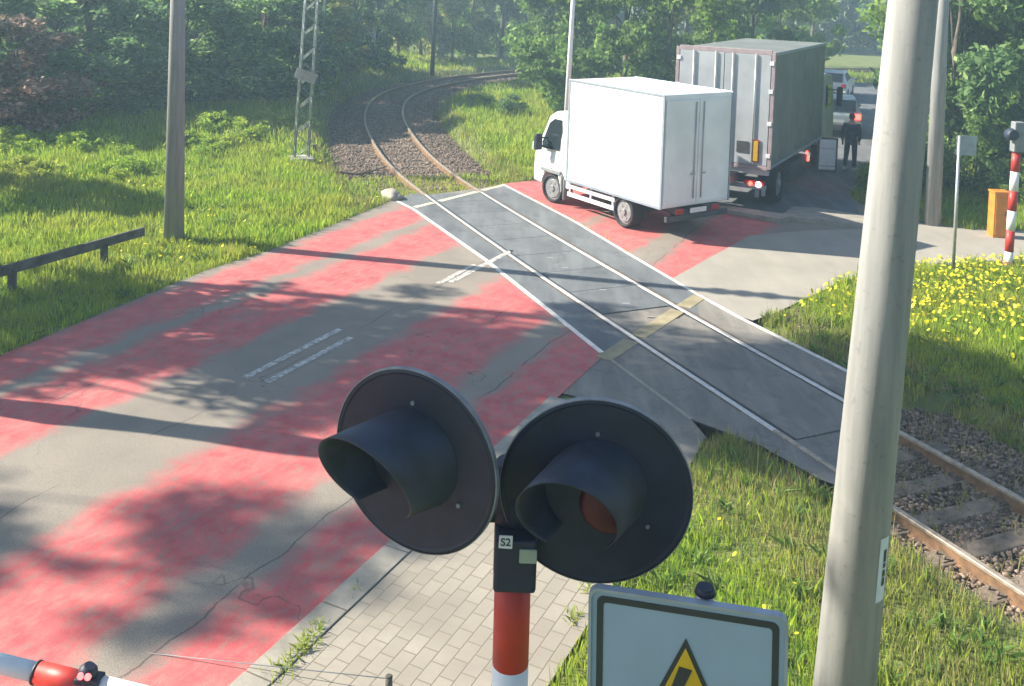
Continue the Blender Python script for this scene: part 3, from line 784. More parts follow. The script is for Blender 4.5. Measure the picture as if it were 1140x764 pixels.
kind('bushD', 'leaf_dark', .1, 2.2, 1.5, 20, .5, 6000, .09, .04, 1.6, 10, 'low', name='bush')
kind('bramble', 'grass', .0, .34, 1.3, 30, .24, 5600, .06, .015, .35, 11, 'low', name='bramble_bush')
kind('bushM', 'leaf_mid', .1, 2.6, 1.3, 22, .5, 6000, .09, .04, 1.8, 12, 'low', name='bush')
kind('tallD', 'leaf_dark', 4.2, 17, 2.2, 80, .75, 22000, .12, .22, 12, 13, 'column', name='roadside_tree', droop=.6)
kind('tallM', 'leaf_mid', 4.6, 10, 1.9, 20, .6, 2100, .16, .18, 9, 14, name='roadside_tree', droop=.6)
kind('tallS', 'leaf_mid', 8, 18, 2.2, 46, .6, 7000, .14, .22, 15, 15, 'column', name='roadside_tree')
kind('tallC', 'leaf_mid', 10.2, 12.6, .75, 22, .5, 5200, .13, .2, 12, 16, 'column', name='roadside_tree')
def plant(key, x, y, label, group, cat=None, sc=1.0, rz=None, zs=1.0):
    nm, tm, cm = KIND[key]
    z_ = float(hgt(np.array([x]), np.array([y]))[0])
    root = empty(nm, (x, y, z_), random.uniform(0, 6.28) if rz is None else rz)
    root.scale = (sc, sc, sc * zs)
    t = bpy.data.objects.new('trunk' if 'tree' in nm else 'stem', tm); col.objects.link(t); t.parent = root
    c_ = bpy.data.objects.new('crown' if 'tree' in nm else 'foliage', cm); col.objects.link(c_); c_.parent = root
    setp(root, label=label, cat=cat or ('bush' if 'bush' in nm else 'tree'), group=group)
    return root
def pxg(px, Y_):            # lateral position for a pixel column at depth Y_
    return (px - 570) / F_PX * Y_
WOOD = 'trees of the dark wood on the left'
L1 = [('brownA', 18, 29.5, 'reddish brown flowering tree at the left end of the wood edge', 1.0), ('darkB', -25, 31.5, 'dark green tree at the far left behind the reddish flowering tree', 1.05),
      ('brownA', 62, 32.5, 'second brown flowering tree, just right of the leftmost reddish one', .8),
      ('darkA', 100, 33.5, 'dark tree left of the near concrete pole at the wood edge', 1.0), ('darkB', 150, 34.5, 'dark bushy tree just left of the near concrete pole', .95),
      ('darkA', 205, 36, 'dark tree directly behind the near concrete pole', 1.0), ('darkB', 250, 37, 'dark tree just right of the near concrete pole', 1.0),
      ('darkA', 295, 38.5, 'dark tree just left of the lattice masts', 1.0), ('midB', 275, 40.5, 'slightly lighter green tree left of the lattice masts behind the front row', 1.0),
      ('darkB', 325, 41.5, 'dark tree right behind the front lattice mast', .9), ('yellowA', 374, 46, 'yellow green young tree right of the lattice masts', 1.0)]
for k_, px, Y_, lb, sc in L1: plant(k_, pxg(px, Y_), Y_, lb, WOOD, sc=sc, zs=.60)
HZ = .68
# second and third rows, only glimpsed between the front trees
for r_i, (yy, k2) in enumerate(((39, 'darkA'), (44, 'darkB'), (50, 'darkA'))):
    for j, px in enumerate(range(-60, 340, 62)):
        Y_ = yy + (j * 1.3 % 2.4) + (px + 60) * .012
        plant(k2 if (j + r_i) % 3 else 'midA', pxg(px + 17 * r_i, Y_), Y_, 'dark tree glimpsed in the depth of the wood behind its front row', 'back rows of the wood on the left', sc=1.05, zs=.8)
BK = 'trees beyond the bend of the track'
L2 = [('darkA', 395, 52, 'dark blue green tree at the left outside of the track bend', .95), ('darkB', 420, 54, 'dark tree just outside the start of the track bend', .85),
      ('brightB', 445, 62, 'light green tree beyond the bend with bare stems showing', 1.0), ('yellowA', 470, 65, 'yellow green tree beyond the middle of the bend', 1.2),
      ('yellowA', 505, 64, 'olive coloured tree behind the thin pole at the bend', 1.15), ('brightA', 530, 68, 'light green tree right of the thin pole at the bend', 1.0),
      ('midA', 558, 70, 'mid green tree where the track leaves the view', 1.0), ('brightB', 585, 71, 'slender light green tree above the far end of the track', 1.0)]
for k_, px, Y_, lb, sc in L2: plant(k_, pxg(px, Y_), Y_, lb, BK, sc=sc)
for j, px in enumerate(range(370, 640, 30)):
    Y_ = 76 + (j * 2.3 % 5); plant(('midA', 'yellowA', 'darkA', 'brightA')[j % 4], pxg(px, Y_), Y_, 'hazy tree in the background beyond the far end of the track', 'far background trees', sc=1.25)
for j, px in enumerate(range(-30, 1180, 46)):
    Y_ = 88 + (j * 3.7 % 9); plant(('midA', 'darkB', 'darkA')[j % 3], pxg(px, Y_), Y_, 'hazy tree in the background beyond the far end of the track', 'far background trees', sc=1.7)
RT = 'trees behind the vehicles on the right'
L3 = [('midA', 622, 50, 'leafy green tree left of the thin metal pole behind the van', 1.0), ('midB', 640, 41, 'green tree directly behind the thin metal pole and the van', 1.0), ('brightA', 660, 55, 'bright tree above the van roof', 1.0),
      ('midA', 700, 44, 'green tree showing above the box of the white van', 1.05), ('yellowA', 735, 52, 'yellowish tree between the van and the grey truck', 1.2), ('midB', 745, 40, 'dense green tree behind the gap of van and truck', 1.1),
      ('brightA', 790, 47, 'bright green tree behind the left part of the truck', 1.0), ('midA', 840, 52, 'mid green tree behind the right part of the truck', 1.1),
      ('brightA', 872, 58, 'sunlit tree over the parked cars beside the truck', 1.0), ('brightB', 905, 61, 'pale sunlit tree over the road behind the silver car', 1.1)]
for k_, px, Y_, lb, sc in L3: plant(k_, pxg(px, Y_), Y_, lb, RT, sc=sc)
L4 = [('brightA', 15.8, 37.0, 'bright green tree right of the silver car', .95), ('midA', 14.9, 32.5, 'green tree right of the standing person', 1.0), ('darkA', 13.2, 29.3, 'shady tree left of the leaning concrete pole by the side road', .9), ('midB', 15.2, 29, 'mid green tree behind the orange cabinet', 1.0),
      ('darkB', 17.2, 30, 'dark tree behind the striped mast', 1.0), ('midA', 16.5, 33.5, 'green tree in the second row behind the orange cabinet', 1.1), ('darkA', 19.3, 33, 'dark tree at the right edge behind the striped mast', 1.1), ('brightA', 18.5, 38, 'bright tree at the right in the back', 1.2), ('darkA', 22, 37, 'dark tree at the far right in the back', 1.2)]
for k_, x_, y_, lb, sc in L4: plant(k_, x_, y_, lb, 'trees beside the road on the right', sc=sc)
# bushes
plant('bushG', 10.3, 26.6, 'round bright green bush at the corner of the kerb', 'bushes near the corner', sc=.75)
plant('bushG', 11.3, 28.2, 'taller bright green bush behind the corner bush', 'bushes near the corner', sc=.95)
plant('bushM', 13.0, 27.2, 'green bush behind the concrete pole by the side road', 'bushes right of the road', sc=.8)
plant('bushG', 14.4, 26.8, 'light green bush left of the orange cabinet', 'bushes right of the road', sc=.85)
plant('bushD', 16.2, 27.5, 'dark bush right of the striped mast', 'bushes right of the road', sc=1.0)
def gp(px, py): g = G(px, py); return g.x, g.y
for px, py, sc, lb in ((145, 196, .85, 'low bramble mound left of the near concrete pole'), (28, 196, .75, 'small yellow green bramble mound at the left edge'), (95, 176, 1.0, 'wide bramble patch at the foot of the wood'), (245, 158, 1.15, 'bramble patch right of the near concrete pole'),
                       (210, 172, .9, 'bramble mound directly behind the near concrete pole'), (300, 150, 1.0, 'bramble patch left of the lattice masts'), (15, 172, .9, 'bramble patch at the left end of the wood foot')):
    plant('bramble', *gp(px, py), lb, 'bramble mounds on the left meadow', sc=sc * 1.1, zs=.8)
plant('bushD', *gp(30, 148), 'dark bush under the reddish flowering tree', 'bushes at the foot of the wood', sc=.8)
plant('bushM', *gp(75, 150), 'green bush at the foot of the wood, left part', 'bushes at the foot of the wood', sc=.7)
plant('bushM', *gp(330, 112), 'green bush behind the lattice mast at the wood foot', 'bushes at the foot of the wood', sc=.9)
plant('bushG', *gp(535, 116), 'yellowish bush on the inside of the track bend', 'bushes inside the bend', sc=.7, zs=.6)
plant('bushD', *gp(566, 126), 'small dark bush on the meadow inside the bend', 'bushes inside the bend', sc=.55, zs=.6)
plant('bushM', *gp(628, 106), 'leafy bush left of the thin metal pole', 'bushes inside the bend', sc=1.3)
plant('bushM', *gp(634, 97), 'leafy bush at the far end of the bend', 'bushes inside the bend', sc=1.5)
# roadside trees to the left whose crowns shade the road (crowns are above the picture)
for k_, x_, y_, sc, rz in (('tallD', -12.6, 16.6, 1.0, 0), ('tallS', -17.5, 18.6, 1.0, 2), ('tallS', -17.0, 16.2, .95, 3), ('tallS', -21.0, 17.5, 1.1, 4), ('tallS', -25.5, 13.2, .95, 1), ('tallC', -11.2, 5.65, 1.0, 1)):
    plant(k_, x_, y_, 'tall roadside tree outside the left edge of the view', 'tall roadside trees', sc=sc, rz=rz)
plant('darkB', -15.6, 24.0, 'dense dark tree outside the left edge of the view beyond the guard rail', 'tall roadside trees', sc=.8)
kb = B(); kb.path([(-9.6, 12.8, -.1), (-9.62, 12.8, 3), (-9.6, 12.82, 5), (-9.6, 12.8, 7.9)], [.29, .27, .26, .24], 14)
kb.build('bare_trunk', 'bark', label='bare thick trunk beside the road outside the left edge', cat='tree trunk')

# ------------------------------------------------------------------ poles
def pole_between(name, bx, by, topx, topy, r1, r2, mat, label, cat, group=None, extra=None, Y_=None, h=None, seg=28):
    b0_ = G(bx, by) if Y_ is None else at(bx, by, Y_)
    b0_.z = -.05 if Y_ is None else b0_.z
    t = at(topx, topy, b0_.y)
    d = (t - b0_) / (t.z - b0_.z)
    root = empty(name, (b0_.x + d.x * (-b0_.z), b0_.y, 0), label=label, cat=cat, group=group)
    o_ = root.location
    H_ = h or 9.0
    kb = B(); kb.tube(Vector((0, 0, -.1)), Vector((d.x * H_, 0, H_)), r1, r2, seg)
    kb.build('shaft', mat, root)
    return root, d
r_, d = pole_between('concrete_pole', 193.5, 268, 198, 0, .205, .10, 'pole_grey', 'round weathered concrete pole on the left verge beside the road', 'pole', h=8.7)
kb = B()
for i in range(3): kb.tube((0.012 * i, 0, 7.6 + .3 * i), (0.012 * i, 0, 7.66 + .3 * i), .19, seg=24)
kb.build('band', 'galv', r_)
r_, d = pole_between('concrete_pole', 1038, 250, 1049, 0, .19, .13, 'pole_grey', 'concrete pole on the grass strip beyond the side road', 'pole')
kb = B(); kb.tube((.3, 0, 7.5), (.3, 0, 7.6), .2, seg=20); kb.build('band', 'galv', r_)
r_, d = pole_between('thin_post', 1061, 302, 1070, 120, .035, .03, 'galv', 'thin grey metal post standing in the dandelions right of the big concrete pole', 'post', h=2.75)
kb = B(); kb.box((.14, .02, 2.55), (.4, .01, .4), bev=.004); kb.build('sign_back', 'sign_grey', r_)
# metal pole behind the van
p = at(628.5, 160, 29.0); p.z = 0
t = at(638, 0, 29.0); d = (t - at(630, 140, 29.0)) / (t.z - at(630, 140, 29.0).z)
root = empty('street_lamp', (at(630, 140, 29).x - d.x * at(630, 140, 29).z, 29.0, 0), label='thin pale metal lamp pole rising right behind the white van', cat='lamp pole')
kb = B(); kb.tube((0, 0, -.1), (d.x * 8, 0, 8), .085, .05, 16); kb.build('shaft', 'white_paint', root)
kb = B(); kb.tube((0, 0, 0), (0, 0, 1.2), .1, seg=16); kb.build('base_sleeve', 'galv', root)
kb = B(); kb.path([(d.x * 8, 0, 8), (d.x * 8, -.5, 8.5), (d.x * 8, -1.5, 8.7)], .04, 8); kb.build('arm', 'galv', root)
kb = B(); kb.box((d.x * 8, -1.75, 8.68), (.25, .6, .12), bev=.03); kb.build('lamp_head', 'galv', root)
# small pole at the bend, far
for px, py, tx, lb in ((481, 82, 483, 'thin dark pole outside the middle of the track bend'), (558, 66, 561, 'thin dark pole among the trees near the end of the visible track'), (762, 60, 765, 'thin pale pole showing above the truck')):
    g = G(px, py) if py > 61 else at(px, py, 55); g.z = 0
    root = empty('line_pole', g, label=lb, cat='pole', group='distant line poles')
    kb = B(); kb.tube((0, 0, -.1), (.15, 0, 8), .13, .09, 12); kb.build('shaft', 'dark_metal' if px < 700 else 'pole_grey', root)
    kb = B(); kb.box((.14, 0, 7.6), (1.4, .08, .08)); kb.build('crossarm', 'dark_metal', root)
# lattice masts
def lattice(px, py, tx, w, label, plate=False, Hh=9.5):
    g = G(px, py); t = at(tx, 0, g.y); lean = (t.x - g.x) / t.z
    z0 = float(hgt(np.array([g.x]), np.array([g.y]))[0])
    root = empty('lattice_mast', (g.x, g.y, z0), .35, label=label, cat='mast', group='steel lattice masts')
    kb = B(); kb.box((0, 0, .05), (w + .25, w + .25, .25), bev=.03); kb.build('foundation', 'old_concrete', root)
    dx = lean
    for sx in (-1, 1):
        for sy in (-1, 1):
            q = B(); k2 = .75
            a = Vector((sx * w / 2, sy * w * .35, .1)); b_ = Vector((sx * w / 2 * k2 + dx * Hh, sy * w * .35 * k2, Hh))
            q.tube(a, b_, .028, .024, 4); q.build('corner_post', 'lattice', root)
    br = B(); n_ = 26
    for i in range(n_):
        for (ax, s2) in (('x', -1), ('x', 1), ('y', -1), ('y', 1)):
            z1 = .15 + i * (Hh - .3) / n_; z2 = z1 + (Hh - .3) / n_; s1 = 1 if i % 2 else -1
            k1 = 1 - .25 * z1 / Hh; k3 = 1 - .25 * z2 / Hh
            if ax == 'x': a = Vector((s1 * w / 2 * k1 + dx * z1, s2 * w * .35 * k1, z1)); b_ = Vector((-s1 * w / 2 * k3 + dx * z2, s2 * w * .35 * k3, z2))
            else: a = Vector((s2 * w / 2 * k1 + dx * z1, s1 * w * .35 * k1, z1)); b_ = Vector((s2 * w / 2 * k3 + dx * z2, -s1 * w * .35 * k3, z2))
            br.tube(a, b_, .012, seg=4)
    br.build('bracing', 'lattice', root)
    if plate:
        q = B(); q.box((.05, -w * .35 - .06, 2.55), (.62, .02, .30), ry=.35, bev=.004); q.build('plate', 'old_concrete', root)
    else:
        q = B(); q.box((-.03, -w * .35 - .05, 2.6), (.34, .02, .42), bev=.004); q.build('plate', 'old_concrete', root)
    return root
lattice(335, 182, 347, .40, 'front steel lattice mast left of the ballast with a crooked plate', True)
lattice(348, 117, 357, .46, 'rear steel lattice mast right behind the front one', False)
kb = B(); g = G(350, 172); kb.box((g.x, g.y, .1), (.09, .09, .35), bev=.01); kb.box((g.x, g.y, .29), (.12, .12, .04), bev=.01)
kb.build('marker_post', 'rail_wood', label='tiny dark stub post beside the ballast right of the front lattice mast', cat='post')

# ------------------------------------------------------------------ left guard rail
gr = empty('guard_rail', (G(108, 292).x, G(108, 292).y, 0), label='low dark timber guard rail on the left verge below the concrete pole', cat='guard rail')
o_ = gr.location
g1 = at(160, 260, 19.0); g2 = at(0, 302, 16.2); dd = g2 - g1; g3 = g2 + dd * .6
kb = B(); L_ = (g3 - g1); c0 = (g1 + g3) / 2 - o_
kb.box(c0, (L_.length, .07, .17), rz=math.atan2(L_.y, L_.x), bev=.012)
kb.build('beam', 'rail_wood', gr)
for f_ in (.33, .95, 1.5):
    q = g1 + dd * f_ - o_; kb = B(); kb.box((q.x + .03, q.y + .07, (q.z - .15) / 2), (.12, .10, q.z + .15), bev=.01); kb.build('post', 'rail_wood', gr)

# ------------------------------------------------------------------ big foreground concrete pole
D = 4.3
bp = at(939, 764, D); tp = at(1016, 0, D); d = (tp - bp) / (tp.z - bp.z)
root = empty('concrete_pole', (bp.x - d.x * bp.z, D, 0), label='big pale concrete pole in the right foreground with a narrow white sticker', cat='pole')
def rad(z_): return .132 - (z_ - bp.z) * .0095
bx0 = -0.0
kb = B(); kb.tube((0, 0, -.1), (d.x * 9, 0, 9), rad(-.1), rad(9), 48); kb.build('shaft', 'pole', root)
# sticker wrapped on the right side of the shaft
zc = at(985, 620, D).z; bm = bmesh.new(); rows = []
zl, zh = zc - .14, zc + .145
for z_ in (zl, zh):
    r2 = rad(z_) + .003; rows.append([bm.verts.new((d.x * z_ + r2 * math.cos(t), r2 * math.sin(t), z_)) for t in np.linspace(R(-38), R(-66), 7)])
for k_ in range(6): bm.faces.new((rows[0][k_], rows[0][k_ + 1], rows[1][k_ + 1], rows[1][k_]))
me = bpy.data.meshes.new('sticker'); bm.to_mesh(me); bm.free(); link('sticker', me, 'sticker', root)
# printed vertical marks on the sticker
bm = bmesh.new()
for z1, z2 in ((zc - .07, zc - .035), (zc - .03, zc + .0), (zc + .01, zc + .03), (zc + .035, zc + .09)):
    vs = []
    for z_, t in ((z1, -45), (z2, -45), (z2, -54), (z1, -54)):
        r2 = rad(z_) + .005; vs.append(bm.verts.new((d.x * z_ + r2 * math.cos(R(t)), r2 * math.sin(R(t)), z_)))
    bm.faces.new(vs)
me = bpy.data.meshes.new('print'); bm.to_mesh(me); bm.free(); link('print', me, 'sign_black', bpy.data.objects['sticker'])

# ------------------------------------------------------------------ foreground crossing signal
D = 3.5
mp = at(571, 640, D); mt = at(567.5, 764, D); d = (mp - mt) / (mp.z - mt.z)
sg = empty('crossing_signal', (mp.x - d.x * mp.z, D, 0), label='twin lamp level crossing signal with two big black discs in the foreground', cat='railway signal')
def mx(z_): return d.x * z_
zred_top = mp.z + .03; zwhite = at(568, 738, D).z
rm = .066
kb = B()
segl = [zred_top, zwhite]
z_ = zwhite
while z_ > 0: z_ -= zred_top - zwhite; segl.append(max(z_, -.05))
for i in range(len(segl) - 1):
    kb.tube((mx(segl[i + 1]), 0, segl[i + 1]), (mx(segl[i]), 0, segl[i]), rm, seg=32, mi=i % 2)
kb.build('mast', ['red_paint', 'white_paint'], sg)
kb = B(); zt = at(571, 520, D).z
kb.tube((mx(zred_top), 0, zred_top - .02), (mx(zt), 0, zt + .02), rm + .006, seg=32)
kb.box((mx(zred_top) + .004, -.05, zred_top + .085), (.15, .19, .19), bev=.012)
kb.build('mast_head', 'black', sg)
kb = B()
kb.box((mx(zt) - .02, .02, zt - .02), (.20, .07, .05), bev=.01); kb.box((mx(zt) - .03, .02, zt - .18), (.24, .07, .05), bev=.01)
kb.tube((mx(zt) - .02, .0, zt - .2), (mx(zt) - .02, .0, zt + .03), .03, seg=14)
kb.build('bracket', 'black', sg)
kb = B(); kb.box((mx(zt) - .035, -.035, zt - .105), (.012, .012, .06), ry=.35, bev=.003); kb.tube((mx(zt) - .012, -.04, zt - .01), (mx(zt) - .012, -.05, zt - .01), .012, seg=6); kb.build('bolt', 'galv', sg)
# S2 plate
pp = at(563, 604, D - .15); zs = pp.z; xs_ = pp.x - sg.location.x
kb = B(); kb.box((xs_, -.147, zs), (.048, .006, .046), ry=.03, bev=.002); s2 = kb.build('number_plate', 'sticker', sg)
tc = bpy.data.curves.new('number', 'FONT'); tc.body = 'S2'; tc.size = .037; tc.align_x = 'CENTER'; tc.align_y = 'CENTER'; tc.extrude = .0005; tc.offset = .0006
to = bpy.data.objects.new('number', tc); col.objects.link(to)
bpy.context.view_layer.update()
dg = bpy.context.evaluated_depsgraph_get(); tme = bpy.data.meshes.new_from_object(to.evaluated_get(dg)); bpy.data.objects.remove(to)
def text_mesh(body, size, name, mat, parent, loc, rot, bold=.0006):
    tc = bpy.data.curves.new(name, 'FONT'); tc.body = body; tc.size = size; tc.align_x = 'CENTER'; tc.align_y = 'CENTER'; tc.extrude = .0005; tc.offset = bold
    to = bpy.data.objects.new(name + '_tmp', tc); col.objects.link(to); bpy.context.view_layer.update()
    me = bpy.data.meshes.new_from_object(to.evaluated_get(bpy.context.evaluated_depsgraph_get())); bpy.data.objects.remove(to)
    o = link(name, me, mat, parent); o.location = loc; o.rotation_euler = rot; return o
text_mesh('S2', .038, 'number', 'sign_black', s2, (xs_, -.1515, zs), (R(90), R(0), 0))
pp = at(588, 620, D - .15); kb = B(); kb.box((pp.x - sg.location.x, -.148, pp.z), (.062, .008, .05), ry=0, bev=.004)
kb.build('label_plate', 'olive', sg)

def lamp_head(cx, cz, yaw, vx, rd, y0, name='lamp_head'):
    """disc facing -Y, rotated by yaw about Z; visor shears sideways by vx"""
    Mx = Matrix.Translation((cx, y0, cz)) @ Matrix.Rotation(yaw, 4, 'Z') @ Matrix.Rotation(R(3), 4, 'X')
    # dished back board
    kb = B(); seg = 72
    prof = [(rd, .012), (rd, -.004), (rd - .012, -.008), (rd - .02, -.0045), (.0, -.0045)]
    rings = []
    for (r2, y_) in prof[:-1]: rings.append([kb.bm.verts.new((r2 * math.cos(2 * PI * i / seg), y_, r2 * math.sin(2 * PI * i / seg))) for i in range(seg)])
    c0 = kb.bm.verts.new((0, prof[-1][1], 0))
    for a, b_ in zip(rings[:-1], rings[1:]):
        for i in range(seg): kb.bm.faces.new((a[i], a[(i + 1) % seg], b_[(i + 1) % seg], b_[i]))
    for i in range(seg): kb.bm.faces.new((rings[-1][i], rings[-1][(i + 1) % seg], c0))
    kb.bm.faces.new(rings[0])
    kb.xf(Mx); disc = kb.build('back_board', 'black', sg)
    # pale worn rim edge
    kb = B(); rg = []
    for r2, y_ in ((rd + .0025, .013), (rd + .0025, -.006), (rd - .001, -.0075)):
        rg.append([kb.bm.verts.new((r2 * math.cos(2 * PI * i / seg), y_, r2 * math.sin(2 * PI * i / seg))) for i in range(seg)])
    for a, b_ in zip(rg[:-1], rg[1:]):
        for i in range(seg): kb.bm.faces.new((a[i], a[(i + 1) % seg], b_[(i + 1) % seg], b_[i]))
    kb.xf(Mx); kb.build('rim', 'rim', disc)
    # housing behind
    kb = B(); kb.tube((0, .01, 0), (0, .17, 0), .15, .11, 32); kb.xf(Mx); kb.build('housing', 'black', sg)
    # lens, domed
    kb = B(); rr = .105; rg = []
    for j in range(7):
        a = j / 6 * PI / 2; rg.append([kb.bm.verts.new((rr * math.cos(a) * math.cos(2 * PI * i / 32), -.008 - .035 * math.sin(a), rr * math.cos(a) * math.sin(2 * PI * i / 32))) for i in range(32)] if j < 6 else [kb.bm.verts.new((0, -.043, 0))])
    for j in range(5):
        for i in range(32): f = kb.bm.faces.new((rg[j][i], rg[j][(i + 1) % 32], rg[j + 1][(i + 1) % 32], rg[j + 1][i])); f.smooth = True
    for i in range(32): kb.bm.faces.new((rg[5][i], rg[5][(i + 1) % 32], rg[6][0]))
    kb.xf(Matrix.Translation((.05, 0, -.04))); kb.xf(Mx); kb.build('lens', 'lens', sg)
    # visor: open-bottomed tube, longest at the top, slanted to one side, with thickness
    kb = B(); seg = 44; a0, a1 = R(-56), R(232)
    outer = []; inner = []
    nl = 8
    for j in range(nl + 1):
        t = j / nl; ro = []; ri = []
        for i in range(seg + 1):
            a = a0 + (a1 - a0) * i / seg
            up_ = .5 + .5 * math.sin(a)
            Ln = .085 + .165 * max(0, up_) ** .8
            y_ = -.006 - Ln * t; rv = .180 - .012 * t
            sx = vx * t * (Ln / .235)
            ro.append(kb.bm.verts.new((rv * math.cos(a) + sx, y_, rv * math.sin(a) + .012 - .01 * t)))
            ri.append(kb.bm.verts.new(((rv - .004) * math.cos(a) + sx, y_, (rv - .004) * math.sin(a) + .012 - .01 * t)))
        outer.append(ro); inner.append(ri)
    for j in range(nl):
        for i in range(seg):
            f = kb.bm.faces.new((outer[j][i], outer[j][i + 1], outer[j + 1][i + 1], outer[j + 1][i])); f.smooth = True
            f = kb.bm.faces.new((inner[j][i], inner[j + 1][i], inner[j + 1][i + 1], inner[j][i + 1])); f.smooth = True
    for i in range(seg): kb.bm.faces.new((outer[nl][i], outer[nl][i + 1], inner[nl][i + 1], inner[nl][i]))
    for j in range(nl):
        for i in (0, seg): kb.bm.faces.new((outer[j][i], outer[j + 1][i], inner[j + 1][i], inner[j][i]))
    kb.xf(Mx); kb.build('visor', 'visor', sg)
    for i in range(3):
        kb = B(); t = R(90 + 120 * i); kb.tube((.215 * math.cos(t), -.004, .215 * math.sin(t)), (.215 * math.cos(t), -.014, .215 * math.sin(t)), .008, seg=6)
        kb.xf(Mx); kb.build('bolt', 'rim', disc)
cl_ = at(461, 513, D - .1); cr_ = at(663, 547, D - .1)
lamp_head(cl_.x - sg.location.x, cl_.z, R(-27), -.11, .330, -.10)
lamp_head(cr_.x - sg.location.x, cr_.z, R(-6), -.12, .338, -.10)

# ------------------------------------------------------------------ high voltage warning sign
tl = at(660, 653, 3.0); tr = at(880, 687, 2.86)
dv = Vector((tr.x - tl.x, tr.y - tl.y, 0)); SW = dv.length; yaw = math.atan2(dv.y, dv.x); SH = SW * 1.05
mid = (tl + tr) / 2; ztop = mid.z
tilt = math.atan2(tr.z - tl.z, SW)
sn = empty('warning_sign', (mid.x, mid.y, 0), yaw, label='white framed plate with a yellow high voltage triangle at the bottom edge', cat='sign')
def rr_poly(w, h, r_, n_=6):
    pts = []
    for cx, cy, a in ((w / 2 - r_, h / 2 - r_, 0), (-w / 2 + r_, h / 2 - r_, 90), (-w / 2 + r_, -h / 2 + r_, 180), (w / 2 - r_, -h / 2 + r_, 270)):
        for i in range(n_ + 1): t = R(a + 90 * i / n_); pts.append((cx + r_ * math.cos(t), cy + r_ * math.sin(t)))
    return pts
def plate(pts, y0, y1, name, mat, parent, hole=None):
    bm = bmesh.new(); cz = ztop - SH / 2
    def V_(p, y_): 
        x_, z_ = p; return bm.verts.new((x_ * math.cos(tilt) - z_ * math.sin(tilt), y_, cz + x_ * math.sin(tilt) + z_ * math.cos(tilt)))
    if hole is None:
        a = [V_(p, y0) for p in pts]; b_ = [V_(p, y1) for p in pts]; bm.faces.new(a); bm.faces.new(b_[::-1])
        for i in range(len(pts)): bm.faces.new((a[i], b_[i], b_[(i + 1) % len(pts)], a[(i + 1) % len(pts)]))
    else:
        a, b_, c_, e = [V_(p, y0) for p in pts], [V_(p, y0) for p in hole], [V_(p, y1) for p in pts], [V_(p, y1) for p in hole]; n_ = len(pts)
        for i in range(n_):
            j = (i + 1) % n_
            bm.faces.new((a[i], a[j], b_[j], b_[i])); bm.faces.new((c_[i], e[i], e[j], c_[j])); bm.faces.new((a[i], c_[i], c_[j], a[j])); bm.faces.new((b_[i], b_[j], e[j], e[i]))
    bmesh.ops.recalc_face_normals(bm, faces=bm.faces); me = bpy.data.meshes.new(name); bm.to_mesh(me); bm.free(); return link(name, me, mat, parent)
pl = plate(rr_poly(SW, SH, .03), -.002, .012, 'plate', 'sign_shaded_white', sn)
plate(rr_poly(SW + .006, SH + .006, .032), -.012, .016, 'folded_edge', 'sign_grey', sn, rr_poly(SW - .012, SH - .012, .026))
plate(rr_poly(SW - .045, SH - .045, .022), -.004, -.0025, 'border', 'sign_black', sn, rr_poly(SW - .085, SH - .085, .012))
tw = SW * .76; th_ = SW * .80; ty = SH / 2 - SH * .185
def tri(k, dz=0): 
    ax = (0, ty - k * 2.1); return [(0, ty - k * 2.2), (tw / 2 - k * 1.7, ty - th_ + k), (-tw / 2 + k * 1.7, ty - th_ + k)]
plate(tri(0), -.005, -.003, 'triangle_border', 'sign_black', sn)
plate(tri(.013), -.007, -.0055, 'triangle', 'sign_yellow', sn)
def bz(x_, z_): return (x_ * SW / .57, ty - z_ * SW / .57)
bolt = [bz(-.018, .085), bz(.020, .090), bz(-.012, .165), bz(.022, .165), bz(-.028, .25), bz(-.014, .25), bz(-.045, .31), bz(-.058, .235), bz(-.045, .243), bz(-.010, .185), bz(-.052, .185)]
plate(bolt, -.0095, -.0075, 'lightning_bolt', 'sign_black', sn)
kb = B(); kb.tube((.045, .045, -.05), (.045, .045, ztop + .008), .028, seg=20); kb.build('post', 'galv', sn)
kb = B(); kb.tube((.045, .045, ztop + .008), (.045, .045, ztop + .028), .034, .026, 20); kb.build('post_cap', 'black', sn)
kb = B()
for z_ in (ztop - .1, ztop - SH + .1): kb.box((.045, .03, z_), (.12, .028, .03), bev=.004)
kb.build('clamp', 'galv', sn)

# ------------------------------------------------------------------ barrier boom
YB = 6.45
pa_ = at(-60, 727, YB + .12); pb_ = at(42, 749, YB); pc_ = at(101, 763, YB - .06); pd_ = at(112, 764, YB - .08); pe_ = at(300, 815, YB - .3)
bo = empty('barrier_boom', (pe_.x, pe_.y, 0), label='red and white striped barrier boom with a small red lamp at the bottom left', cat='barrier')
o_ = bo.location
ux = (pe_ - pa_).normalized()
far_ = pa_ - ux * 3.0
def seg_(a, b_, mi, kb, r1): kb.tube(a - o_, b_ - o_, r1, seg=28, mi=mi)
kb = B(); seg_(pb_ - ux * 1.4, pb_, 1, kb, .060); seg_(pb_ - ux * 2.8, pb_ - ux * 1.4, 0, kb, .072); seg_(pb_ - ux * 4.2, pb_ - ux * 2.8, 1, kb, .072)
seg_(pb_, pb_ + ux * .42, 0, kb, .071); seg_(pb_ + ux * .42, pb_ + ux * 1.7, 1, kb, .072)
kb.build('boom', ['red_paint', 'white_paint'], bo)
kb = B(); kb.tube(pb_ - ux * .012 - o_, pb_ + ux * .004 - o_,   .075, seg=28); kb.build('joint_band', 'sign_black', bo)
lm = at(100, 748, YB - .08)
kb = B(); kb.box(Vector((lm.x, lm.y, lm.z - .045)) - o_, (.17, .11, .04), rz=-.1, bev=.01)
